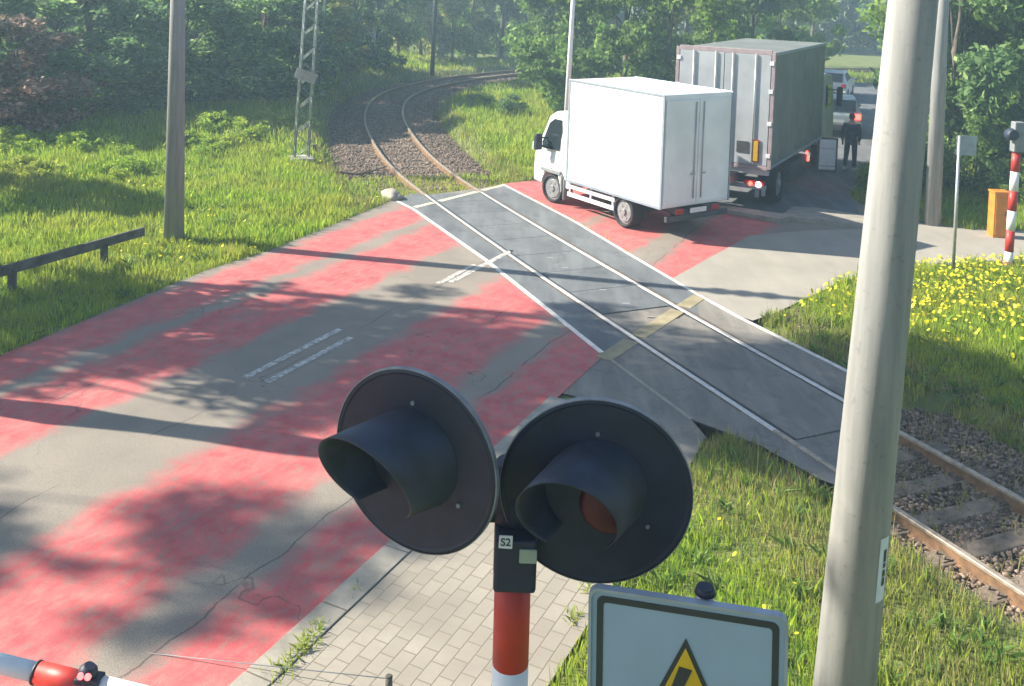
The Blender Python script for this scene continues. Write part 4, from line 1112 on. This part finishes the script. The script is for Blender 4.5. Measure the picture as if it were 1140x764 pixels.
kb.path([Vector((lm.x - .015, lm.y, lm.z - .04)) - o_, Vector((lm.x - .01, lm.y, lm.z + .02)) - o_, Vector((lm.x, lm.y, lm.z + .045)) - o_], [.065, .06, .035], 16)
lmp = kb.build('boom_lamp', 'black', bo)
kb = B()
for dx, dz in ((-.036, .012), (.012, .008)): kb.tube(Vector((lm.x + dx, lm.y - .052, lm.z + dz)) - o_, Vector((lm.x + dx, lm.y - .068, lm.z + dz)) - o_, .021, seg=14)
kb.build('lamp_glass', glow('boom_lamp_lit', (1, .12, .12), 1.6, (.5, .02, .02)), lmp)
kb = B(); kb.box(Vector((pe_.x + .25, pe_.y, .40)) - o_, (.4, .35, .8), bev=.02); kb.build('drive_cabinet', 'orange', bo)

# small post and thin tension wire
g = G(433, 772); pt = at(433, 753, g.y)
kb = B(); kb.tube((g.x, g.y, 0), (pt.x, g.y, pt.z), .028, seg=14); kb.tube((pt.x, g.y, pt.z), (pt.x, g.y, pt.z + .01), .03, .02, seg=14)
kb.build('small_post', 'rail_wood', label='short dark stub post at the bottom edge on the pavement', cat='post')
wa = Vector((pt.x, g.y, pt.z - .02)); wb = at(0, 707, g.y + .6); wb2 = wa + (wb - wa) * 1.9
kb = B(); kb.path([wa, wa.lerp(wb2, .25) - Vector((0, 0, .01)), wa.lerp(wb2, .5) - Vector((0, 0, .015)), wb2], .0035, 6)
kb.build('thin_wire', 'galv', label='thin wire running left from the stub post across the bottom of the road', cat='wire')
# dead sticks on the ballast
kb = B(); kb.path([Vector((*G(352, 192)[:2], -.1)), Vector((*G(375, 189)[:2], -.06)), Vector((*G(400, 190)[:2], -.1)), Vector((*G(420, 186)[:2], -.08)), Vector((*G(431, 183)[:2], -.04))], [.02, .03, .028, .025, .012], 7)
kb.build('dead_branch', 'wood_dead', label='dead branch lying across the ballast left of the track', cat='branch')
NB = [((985, 522), (1032, 541)), ((990, 545), (1060, 540)), ((1015, 588), (1105, 571)), ((1020, 582), (1140, 589)), ((1080, 617), (1140, 622)), ((1115, 642), (1140, 640))]
# rough stone block at the left end of the near edge
bm = bmesh.new(); bmesh.ops.create_icosphere(bm, subdivisions=3, radius=1)
for v_ in bm.verts:
    n3 = v_.co.copy(); v_.co *= 1 + .16 * math.sin(n3.x * 5 + 1) * math.cos(n3.y * 4) + .08 * math.sin(n3.z * 9)
    v_.co = Vector((v_.co.x * .22, v_.co.y * .40, v_.co.z * .16))
g = G(436, 220); bmesh.ops.transform(bm, matrix=Matrix.Translation((g.x, g.y, .04)) @ Matrix.Rotation(R(28), 4, 'Z'), verts=bm.verts)
for f in bm.faces: f.smooth = True
me = bpy.data.meshes.new('stone_block'); bm.to_mesh(me); bm.free()
link('stone_block', me, 'concrete', label='pale rough stone block left of the rails at the far corner of the crossing', cat='stone')

# kerb island and verge behind the truck shadow
isl_ = [G(800, 237), G(868, 249), G(880, 246), G(960, 255), G(1000, 262), G(1000, 250), G(960, 244), G(908, 236), G(882, 235), G(872, 243), G(800, 233)]
kb = B(); kb.prism([(p.x, p.y) for p in isl_], -.05, .11); kb.build('kerb_island', 'concrete', kind='structure')
sheet('shoulder', [G(985, 262), G(1140, 266), Vector((16, 24.2, 0)), Vector((12, 24.4, 0)), Vector((9.4, 25, 0))], .0, 'side_road', kind='structure')

# ------------------------------------------------------------------ striped mast, cabinet on the right
g = G(1122, 297); t = at(1132, 165, g.y); d = (t - g) / t.z
ms = empty('crossing_signal', (g.x, g.y, 0), label='distant red and white striped signal mast by the side road, seen from behind', cat='railway signal')
zz = [at(1122, y_, g.y).z for y_ in (301, 274, 247, 222, 197, 176.5)]; zz = [-.05, .32, .76, 1.17, 1.58, 1.98, 2.36]
kb = B()
for i in range(6): kb.tube((d.x * zz[i], 0, zz[i]), (d.x * zz[i + 1], 0, zz[i + 1]), .085, seg=18, mi=1 if i % 2 == 0 else 0)
kb.build('mast', ['red_paint', 'white_paint'], ms)
kb = B(); kb.tube((0, 0, -.05), (0, 0, .12), .12, seg=18); kb.build('base', 'rail_side', ms)
kb = B(); kb.box((d.x * 2.7, 0, 2.7), (.22, .2, .62), bev=.02); kb.build('signal_box', 'grey_plastic', ms)
for sx in (-.16, .32):
    kb = B(); kb.tube((d.x * 2.7 + sx, -.02, 2.75), (d.x * 2.7 + sx, .02, 2.75), .3 if sx > 0 else .12, seg=32)
    kb.tube((d.x * 2.7 + sx, -.18, 2.75), (d.x * 2.7 + sx, -.02, 2.75), .10, .13, seg=24); kb.build('lamp_board', 'visor', ms)
g = G(1110, 263); kb = B()
cb = empty('equipment_cabinet', (g.x, g.y, 0), label='tall orange metal cabinet standing left of the distant striped mast', cat='cabinet')
kb.prism([(-.17, -.15), (.17, -.15), (.17, .15), (-.17, .15)], -.05, 1.02); kb.xf(Matrix.Identity(4)); kb.build('body', 'orange', cb)
kb = B(); kb.box((0, 0, 1.045), (.38, .34, .045), bev=.01); kb.build('lid', 'orange', cb)
kb = B(); kb.box((0, -.158, .5), (.28, .012, .86), bev=.004); dr = kb.build('door', 'orange', cb)
kb = B(); kb.box((.09, -.172, .55), (.02, .02, .09), bev=.004); kb.build('handle', 'dark_metal', dr)
kb = B(); kb.path([(.15, -.1, .8), (.24, -.12, .86), (.27, -.15, .95), (.2, -.15, 1.0)], .015, 6); kb.build('cable_loop', 'dark_metal', cb)

# ------------------------------------------------------------------ wheels
def wheel(parent, loc, r_, w, rz=0.0, side=-1):
    """axis along local x"""
    kb = B(); seg = 36; pf = [(-.5, .80), (-.5, .93), (-.38, .99), (0, 1), (.38, .99), (.5, .93), (.5, .80)]
    rg = [[kb.bm.verts.new((x_ * w, q * r_ * math.cos(2 * PI * i / seg), q * r_ * math.sin(2 * PI * i / seg))) for i in range(seg)] for x_, q in pf]
    for a, b_ in zip(rg, rg[1:] + rg[:1]):
        for i in range(seg): f = kb.bm.faces.new((a[i], a[(i + 1) % seg], b_[(i + 1) % seg], b_[i])); f.smooth = True
    ty_ = kb.build('wheel', 'tyre', parent); ty_.location = loc; ty_.rotation_euler = (0, 0, rz)
    kb = B(); r2 = r_ * .66
    kb.tube((side * w * .28, 0, 0), (side * w * .40, 0, 0), r2, r2 * .94, 28); kb.tube((side * w * .40, 0, 0), (side * w * .52, 0, 0), r2 * .34, r2 * .28, 18)
    for i in range(6): t = 2 * PI * i / 6; kb.tube((side * w * .42, r2 * .62 * math.cos(t), r2 * .62 * math.sin(t)), (side * w * .43, r2 * .62 * math.cos(t), r2 * .62 * math.sin(t)), r2 * .13, seg=10)
    kb.tube((-w * .3, 0, 0), (w * .3, 0, 0), r_ * .78, seg=24)
    kb.build('rim', 'wheel_rim', ty_)
    return ty_

# ------------------------------------------------------------------ white box van (local: +y forward, x right)
wg = G(617, 225)
head = R(-35)                                    # heading, degrees from +Y towards +X
hv = Vector((math.sin(head), math.cos(head), 0)); rv_ = Vector((math.cos(head), -math.sin(head), 0))
VW = 1.05                                        # half width of the box
fwh = Vector((-.86, 1.75, 0))                    # front left wheel in local coordinates
org = wg - (rv_ * fwh.x + hv * fwh.y); org.z = 0
van = empty('box_van', org, -head, label='white box van turning left on the red surface just beyond the rails', cat='van')
kb = B(); kb.box((0, -.60, 1.93), (2.12, 3.3, 2.50), bev=.03); boxv = kb.build('cargo_box', 'van_white', van)
kb = B()
for sx in (-1, 1):
    for sy in (-2.24, 1.04): kb.box((sx * 1.055, sy, 1.93), (.03, .07, 2.5), bev=.008)
    kb.box((sx * 1.06, -.60, .71), (.03, 3.3, .07), bev=.008); kb.box((sx * 1.06, -.60, 3.16), (.03, 3.3, .06), bev=.008)
kb.build('corner_trim', 'sign_grey', boxv)
for sx in (-1, 1):
    kb = B()
    for sy in np.arange(-1.75, .9, .55): kb.box((sx * 1.0615, float(sy), 1.93), (.004, .012, 2.36))
    for sy in np.arange(-2.1, 1.0, .18):
        for z_ in (.77, 3.10): kb.box((sx * 1.062, float(sy), z_), (.006, .014, .014))
    kb.build('panel_seam', 'sign_grey', boxv)
for sx in (-1, 1):
    kb = B(); kb.box((sx * .51, -2.262, 1.9), (.99, .03, 2.3), bev=.01); dr = kb.build('rear_door', 'van_white', van)
    kb = B(); kb.tube((sx * .12, -2.30, .85), (sx * .12, -2.30, 3.0), .014, seg=8); kb.box((sx * .16, -2.31, 1.4), (.14, .02, .04), bev=.004); kb.build('lock_bar', 'galv', dr)
    for z_ in (1.0, 1.9, 2.8):
        pass
cabp = [(1.42, .48), (1.42, 2.28), (1.55, 2.34), (1.95, 2.30), (2.35, 2.12), (2.72, 1.50), (3.12, 1.28), (3.22, 1.10), (3.26, .62), (3.22, .42), (2.25, .40), (2.2, .70), (2.0, .92), (1.75, .98), (1.5, .80), (1.43, .5)]
cabp = [(1.07, .46), (1.07, 2.26), (1.15, 2.32), (1.75, 2.30), (2.02, 2.14), (2.28, 1.52), (2.52, 1.26), (2.60, 1.08), (2.63, .62), (2.60, .42), (2.20, .42), (2.16, .62), (2.02, .82), (1.76, .90), (1.50, .80), (1.40, .46)]
kb = B()
def tap(vs):
    for v_ in vs:
        k2 = 1 - max(0, v_.co.z - 1.3) * .10 - max(0, v_.co.y - 2.1) * .16; v_.co.x *= k2
kb.prof(cabp, -.97, .97, bev=.03, taper=tap); kb.build('cab', 'van_white', van)
for sx in (-1, 1):
    kb = B(); xw = .90 * sx
    pts = [(1.50, 1.35), (1.50, 2.10), (1.80, 2.10), (1.98, 1.98), (2.20, 1.46), (2.15, 1.32)]
    a = [kb.bm.verts.new((sx * (.978 - max(0, z_ - 1.3) * .10), y_, z_)) for y_, z_ in pts]; c_ = [kb.bm.verts.new((sx * (.95 - max(0, z_ - 1.3) * .10), y_, z_)) for y_, z_ in pts]
    kb.bm.faces.new(a); kb.bm.faces.new(c_[::-1])
    for i in range(6): kb.bm.faces.new((a[i], a[(i + 1) % 6], c_[(i + 1) % 6], c_[i]))
    kb.build('side_window', 'glass', van)
    kb = B(); kb.box((sx * 1.20, 2.06, 1.50), (.20, .12, .40), bev=.03); kb.path([(sx * .93, 2.02, 1.38), (sx * 1.06, 2.04, 1.38), (sx * 1.14, 2.05, 1.42)], .028, 8); kb.path([(sx * .93, 2.02, 1.60), (sx * 1.14, 2.05, 1.60)], .02, 8); mr_ = kb.build('mirror', 'black', van)
    kb = B(); kb.box((sx * 1.22, 2.135, 1.40), (.17, .05, .20), bev=.02); kb.build('mirror_cap', 'van_white', mr_)
    kb = B(); kb.box((sx * .99, 1.76, .80), (.06, .80, .10), bev=.02); kb.box((sx * .99, 1.32, .56), (.05, .06, .42), bev=.01); kb.build('wheel_arch', 'grey_plastic', van)
    kb = B(); kb.box((sx * .86, 1.22, .43), (.30, .03, .50), bev=.008); kb.build('mud_flap', 'grey_plastic', van)
    kb = B()
    for z_ in (.36, .56): kb.box((sx * .98, .20, z_), (.03, 1.75, .10), bev=.006)
    for y_ in (-.6, .2, 1.0): kb.box((sx * .97, y_, .48), (.03, .05, .34), bev=.004)
    kb.build('side_guard', 'van_white', van)
    kb = B(); kb.box((sx * .55, -2.33, .60), (.22, .04, .12), bev=.008); kb.build('tail_light', 'tail_off', van)
    kb = B(); kb.box((sx * .74, 2.60, .88), (.30, .06, .24), bev=.03); kb.build('headlight', 'glass', van)
kb = B(); kb.prof([(2.06, 2.10), (2.30, 1.53), (2.28, 1.51), (2.04, 2.08)], -.80, .80); kb.build('windscreen', 'glass', van)
kb = B(); kb.box((0, -.45, .54), (.8, 3.7, .16)); kb.box((0, -1.0, .36), (1.6, .12, .12)); kb.box((-.5, .3, .45), (.45, .7, .3), bev=.03); kb.build('chassis', 'dark_metal', van)
kb = B(); kb.box((0, -2.31, .46), (1.9, .08, .12), bev=.01); kb.build('rear_bumper', 'dark_metal', van)
kb = B(); kb.box((0, -2.36, .60), (.50, .015, .11), bev=.003); kb.build('number_plate', 'plate', van)
wheel(van, (-.86, 1.75, .36), .36, .22, R(9), -1); wheel(van, (.86, 1.75, .36), .36, .22, R(9), 1)
wheel(van, (-.84, -1.0, .36), .36, .34, 0, -1); wheel(van, (.84, -1.0, .36), .36, .34, 0, 1)

# ------------------------------------------------------------------ truck with box body
th = R(28.6); hv = Vector((math.sin(th), math.cos(th), 0)); rv_ = Vector((math.cos(th), -math.sin(th), 0))
rr_c = at(858, 190, 24.3); rr_c.z = 0            # rear right corner on plan
org = rr_c - rv_ * 1.27; org.z = 0
tk = empty('box_truck', org, -th, label='large grey box truck with dark side seen from behind, its brake light lit', cat='truck')
BL = 6.3
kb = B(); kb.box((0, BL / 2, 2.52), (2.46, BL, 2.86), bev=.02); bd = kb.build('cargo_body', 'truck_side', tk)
kb = B()
for sx in (-1, 1): kb.box((sx * 1.235, -.015, 2.52), (.09, .06, 2.92), bev=.01)
kb.box((0, -.015, 3.96), (2.38, .06, .12), bev=.01); kb.box((0, -.015, 1.08), (2.38, .06, .10), bev=.01)
kb.build('rear_frame', 'truck_frame', tk)
for sx in (-1, 1):
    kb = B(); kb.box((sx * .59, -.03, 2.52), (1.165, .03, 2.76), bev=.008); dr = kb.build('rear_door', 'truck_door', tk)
    kb = B()
    for q in (.22, .80): kb.tube((sx * q, -.07, 1.12), (sx * q, -.07, 3.92), .017, seg=8)
    kb.build('lock_bar', 'galv', dr)
    kb = B()
    for z_ in (1.4, 2.2, 3.0, 3.7): kb.box((sx * 1.20, -.055, z_), (.10, .025, .10), bev=.005)
    kb.build('hinge', 'white_paint', dr)
kb = B()
for sx in (-1, 1):
    kb = B()
    for q in range(10): kb.box((sx * 1.233, .35 + q * .62, 2.5), (.008, .025, 2.75)); kb.box((sx * 1.245, .35 + q * .62, 1.25), (.022, .03, .12), bev=.004)
    kb.build('curtain_strap', 'grey_plastic', bd)
kb = B(); kb.box((1.262, BL / 2, 1.11), (.03, BL, .08), bev=.006); kb.box((-1.262, BL / 2, 1.11), (.03, BL, .08), bev=.006); kb.box((1.262, BL / 2, 3.93), (.03, BL, .08), bev=.006); kb.build('side_rail', 'sign_grey', tk)
def onrear(px, py): 
    p = at(px, py, 24.6); 
    # intersect ray with the rear plane
    d_ = ray(px, py); o3 = Vector((0, 0, CAM_H)); t_ = (org - o3).dot(hv) / d_.dot(hv); q = o3 + d_ * t_; return (q - org).dot(rv_), q.z
x_, z_ = onrear(842, 168)
kb = B(); kb.box((x_, -.062, z_), (.17, .02, .56), bev=.003); mk = kb.build('marker_plate', 'tail_off', tk)
kb = B(); kb.box((x_, -.076, z_), (.11, .012, .50), bev=.002); kb.build('reflector', 'sign_yellow', mk)
kb = B(); kb.box((-x_, -.062, z_), (.17, .02, .56), bev=.003); mk = kb.build('marker_plate', 'tail_off', tk)
kb = B(); kb.box((-x_, -.076, z_), (.11, .012, .50), bev=.002); kb.build('reflector', 'sign_yellow', mk)
x2, z2 = onrear(828, 163); kb = B(); kb.box((x2 - .02, -.055, z2), (.30, .015, .28), bev=.003); kb.build('number_panel', 'dark_metal', tk)
kb = B(); kb.box((0, .05, .96), (2.44, .10, .13), bev=.01); kb.build('rear_sill', 'truck_door', tk)
xl, zl_ = onrear(845, 205)
for sx in (-1, 1):
    kb = B(); kb.box((sx * (xl - .12), -.02, zl_), (.50, .08, .15), bev=.01); lb_ = kb.build('tail_light', 'tail_on' if False else 'tail_off', tk)
    kb = B(); kb.tube((sx * xl, -.06, zl_), (sx * xl, -.085, zl_), .065, seg=16); kb.build('brake_lamp', 'tail_core', lb_)
    kb = B(); kb.tube((sx * (xl - .2), -.06, zl_), (sx * (xl - .2), -.08, zl_), .055, seg=16); kb.build('brake_lamp', 'tail_on', lb_)
kb = B(); kb.box((0, -.02, .60), (2.36, .10, .10), bev=.01)
for sx in (-1, 1): kb.box((sx * .95, .0, .48), (.10, .08, .30), bev=.01); kb.box((sx * 1.12, -.02, .52), (.08, .1, .26), bev=.01)
kb.build('underrun_bar', 'sign_grey', tk)
kb = B(); kb.box((0, BL / 2, .82), (.9, BL + 1.5, .22)); kb.box((0, 1.2, .52), (2.0, .14, .14)); kb.build('chassis', 'dark_metal', tk)
kb = B(); kb.box((1.12, 3.2, .62), (.3, 2.0, .5), bev=.03); kb.build('side_box', 'dark_metal', tk)
for y_ in (1.25,):
    for sx in (-1, 1): wheel(tk, (sx * .98, y_, .50), .50, .48, 0, sx)
for sx in (-1, 1): wheel(tk, (sx * 1.05, 6.9, .50), .50, .30, 0, sx)
cabt = [(6.5, .5), (6.5, 2.9), (6.8, 3.0), (7.9, 2.85), (8.35, 1.9), (8.4, .5), (7.45, .45), (7.35, .9), (6.9, 1.08), (6.5, .9)]
kb = B(); kb.prof(cabt, -1.18, 1.18, bev=.04); kb.build('cab', 'truck_door', tk)
kb = B(); kb.prof([(8.02, 2.75), (8.40, 1.88), (8.38, 1.86), (7.99, 2.73)], -1.05, 1.05); kb.build('windscreen', 'glass', tk)
for sx in (-1, 1):
    kb = B(); kb.box((sx * 1.185, 7.35, 2.25), (.02, .8, .7), bev=.005); kb.build('side_window', 'glass', tk)
    kb = B(); kb.box((sx * 1.42, 7.9, 2.2), (.18, .12, .6), bev=.03); kb.path([(sx * 1.15, 7.9, 2.4), (sx * 1.4, 7.9, 2.4)], .02, 6); kb.build('mirror', 'black', tk)
q = at(893, 180, 28.0)
kb = B(); kb.box((1.27, 4.15, .92), (.03, .12, .09), bev=.01); kb.build('side_marker_light', 'tail_on', tk)
kb = B(); kb.tube((1.24, 4.3, .72), (1.30, 4.3, .72), .07, seg=14); kb.build('side_marker_light', 'tail_on', tk)

# ------------------------------------------------------------------ cars
def car(px, py, heading, paint, label, lit=True, Y_=None):
    g = G(px, py)
    c_ = empty('parked_car', (g.x, g.y, 0), -heading, label=label, cat='car', group='cars waiting behind the truck')
    body = [(0, .38), (.02, .85), (.10, .98), (3.3, .95), (4.0, .82), (4.15, .6), (4.15, .30), (3.75, .26), (3.68, .55), (3.40, .68), (3.12, .55), (3.05, .26), (1.10, .26), (1.03, .55), (.75, .68), (.47, .55), (.40, .26), (.05, .28)]
    kb = B(); kb.prof(body, -.88, .88, bev=.04); kb.build('body', paint, c_)
    def tp(vs):
        for v_ in vs:
            if v_.co.z > 1.1: v_.co.x *= .80
    kb = B(); kb.prof([(.10, .95), (.42, 1.42), (.7, 1.47), (1.9, 1.46), (2.9, .94)], -.85, .85, taper=tp, bev=.02); rf = kb.build('roof', paint, c_)
    kb = B(); kb.prof([(.09, 1.00), (.36, 1.38), (.33, 1.40), (.06, 1.02)], -.66, .66); kb.build('rear_window', 'glass', c_)
    kb = B(); kb.prof([(1.95, 1.43), (2.78, 1.0), (2.80, 1.03), (1.98, 1.46)], -.66, .66); kb.build('windscreen', 'glass', c_)
    for sx in (-1, 1):
        kb = B(); v4 = [(.50, 1.02), (.62, 1.36), (1.85, 1.37), (2.55, 1.02)]
        a = [kb.bm.verts.new((sx * (.868 if z_ < 1.1 else .715), y_, z_)) for y_, z_ in v4]; c2 = [kb.bm.verts.new((sx * (.82 if z_ < 1.1 else .66), y_, z_)) for y_, z_ in v4]
        kb.bm.faces.new(a); kb.bm.faces.new(c2[::-1])
        for i in range(4): kb.bm.faces.new((a[i], a[(i + 1) % 4], c2[(i + 1) % 4], c2[i]))
        kb.build('side_window', 'glass', c_)
        kb = B(); kb.box((sx * .72, -.005, .82), (.24, .05, .20), bev=.02); kb.build('tail_light', 'tail_on' if lit else 'tail_off', c_)
        kb = B(); kb.box((sx * .98, 2.45, 1.0), (.16, .10, .12), bev=.02); kb.build('mirror', paint, c_)
        wheel(c_, (sx * .80, .75, .32), .32, .2, 0, sx); wheel(c_, (sx * .80, 3.40, .32), .32, .2, 0, sx)
    kb = B(); kb.box((0, -.02, .62), (.5, .015, .11)); kb.build('number_plate', 'plate', c_)
    kb = B(); kb.box((0, -.02, .40), (1.7, .06, .16), bev=.02); kb.build('bumper', 'dark_metal', c_)
    return c_
car(931, 153, R(14), 'car_silver', 'silver car with a lit red tail light just right of the truck body')
car(921, 113, R(24), 'car_white', 'small white car further up the road behind the silver car', lit=False)

# pale board in a dark frame standing beside the truck
g = G(920, 192)
pb = empty('framed_board', (g.x, g.y, 0), R(-8), label='white board in a dark frame standing upright on the road right of the truck', cat='board')
kb = B(); kb.box((0, 0, .53), (.60, .05, 1.06), bev=.015); kb.build('frame', 'dark_metal', pb)
kb = B(); kb.box((0, -.03, .55), (.48, .02, .92), bev=.006); bdp = kb.build('panel', 'white_paint', pb)
kb = B(); kb.box((0, -.042, .74), (.46, .006, .02)); kb.box((0, -.042, .20), (.46, .006, .03)); kb.build('crease', 'old_concrete', bdp)
kb = B()
for sx in (-1, 1): kb.box((sx * .2, .14, .03), (.05, .4, .05), bev=.01)
kb.build('foot', 'dark_metal', pb)

# ------------------------------------------------------------------ person beside the road
def skin_body(name, joints, edges, radii, mat, parent=None, sub=2):
    me = bpy.data.meshes.new(name); me.from_pydata(joints, edges, []); me.update()
    o = bpy.data.objects.new(name, me); col.objects.link(o)
    mdf = o.modifiers.new('s', 'SKIN'); mdf.use_smooth_shade = True
    for i, r_ in enumerate(radii):
        r_ = r_ if isinstance(r_, tuple) else (r_, r_)
        me.skin_vertices[0].data[i].radius = r_
    me.skin_vertices[0].data[0].use_root = True
    m2 = o.modifiers.new('u', 'SUBSURF'); m2.levels = sub; m2.render_levels = sub
    bpy.context.view_layer.update()
    nm = bpy.data.meshes.new_from_object(o.evaluated_get(bpy.context.evaluated_depsgraph_get()))
    bpy.data.objects.remove(o)
    for p in nm.polygons: p.use_smooth = True
    nm.materials.clear()
    return link(name, nm, mat, parent)
g = G(946, 190)
J = [(0, 0, .95), (0, 0, 1.12), (0, .01, 1.32), (0, .01, 1.46), (0, 0, 1.53), (0, -.0, 1.60), (0, -.0, 1.72),
     (-.10, 0, .90), (-.12, .02, .50), (-.13, .05, .09), (-.13, -.08, .05), (.10, 0, .90), (.13, -.01, .50), (.15, .03, .09), (.17, -.09, .05),
     (-.19, .01, 1.42), (-.26, .04, 1.16), (-.22, -.10, .94), (.19, .01, 1.42), (.27, .03, 1.16), (.27, -.06, .90)]
Ed = [(0, 1), (1, 2), (2, 3), (3, 4), (4, 5), (5, 6), (0, 7), (7, 8), (8, 9), (9, 10), (0, 11), (11, 12), (12, 13), (13, 14), (3, 15), (15, 16), (16, 17), (3, 18), (18, 19), (19, 20)]
Rr = [(.12, .085), (.115, .08), (.13, .09), (.11, .075), .055, .085, .085, .09, .062, .045, .04, .09, .062, .045, .04, .065, .048, .032, .065, .048, .032]
for (hi, sx) in ((17, -1), (20, 1)):
    hx, hy, hz = J[hi]
    pi_ = len(J); J.append((hx, hy - .02, hz - .07)); Ed.append((hi, pi_)); Rr.append(.032)
    for k_, (ox, ln) in enumerate(((-.024, .065), (-.008, .075), (.008, .072), (.024, .06))):
        a = len(J); J += [(hx + ox, hy - .02, hz - .07 - ln * .6), (hx + ox, hy - .035, hz - .07 - ln)]; Ed += [(pi_, a), (a, a + 1)]; Rr += [.009, .008]
    a = len(J); J += [(hx - sx * .04, hy - .04, hz - .06)]; Ed += [(pi_, a)]; Rr += [.01]
pr = empty('person', (g.x, g.y, 0), R(150), label='person in dark clothes and pale shoes standing at the roadside right of the truck', cat='person')
bdy = skin_body('body', J, Ed, Rr, 'skin', pr)
# clothing shells
idx_j = {0: 0, 1: 1, 2: 2, 3: 3}
skin_body('jacket', [(0, 0, .86)] + [J[i] for i in (1, 2, 3, 15, 16, 17, 18, 19, 20)], [(0, 1), (1, 2), (2, 3), (3, 4), (4, 5), (5, 6), (3, 7), (7, 8), (8, 9)], [(.17, .13), (.165, .125), (.19, .135), (.14, .105), .082, .064, .046, .082, .064, .046], 'jacket', pr)
skin_body('trousers', [(0, 0, .98), J[7], J[8], (-.13, .05, .13), J[11], J[12], (.15, .03, .13)], [(0, 1), (1, 2), (2, 3), (0, 4), (4, 5), (5, 6)], [(.155, .12), .105, .08, .066, .105, .08, .066], 'trouser', pr)
kb = B()
for (x_, y_) in ((-.13, -.02), (.16, -.03)): kb.box((x_, y_, .055), (.11, .29, .11), bev=.04)
kb.build('shoes', 'shoe', pr)
bm = bmesh.new(); bmesh.ops.create_icosphere(bm, subdivisions=3, radius=.105); bmesh.ops.transform(bm, matrix=Matrix.Translation((0, .025, 1.69)) @ Matrix.Diagonal((.88, .98, .98, 1)), verts=bm.verts)
bmesh.ops.delete(bm, geom=[v_ for v_ in bm.verts if v_.co.y < -.045 and v_.co.z < 1.72 or v_.co.z < 1.60], context='VERTS')
me = bpy.data.meshes.new('hair'); bm.to_mesh(me); bm.free(); link('hair', me, 'hair', pr)
kb = B(); kb.tube((0, -.08, 1.655), (0, -.112, 1.645), .014, .009, 8); kb.box((0, -.085, 1.61), (.045, .012, .010))
for sx in (-1, 1): kb.box((sx * .088, .01, 1.66), (.014, .035, .055), bev=.004); kb.tube((sx * .032, -.080, 1.68), (sx * .032, -.088, 1.68), .010, seg=8)
kb.build('face', 'skin', pr)

# ------------------------------------------------------------------ haze
m = bpy.data.materials.new('haze_air'); m.use_nodes = True; n = m.node_tree; n.nodes.clear()
ov = n.nodes.new('ShaderNodeOutputMaterial'); pv = n.nodes.new('ShaderNodeVolumePrincipled')
pv.inputs['Color'].default_value = (.58, .84, 1, 1); pv.inputs['Density'].default_value = .0034; pv.inputs['Anisotropy'].default_value = .25
n.links.new(pv.outputs[0], ov.inputs['Volume'])
kb = B(); kb.box((0, 50, 8.5), (240, 160, 21)); hz = kb.build('haze', m, kind='stuff')
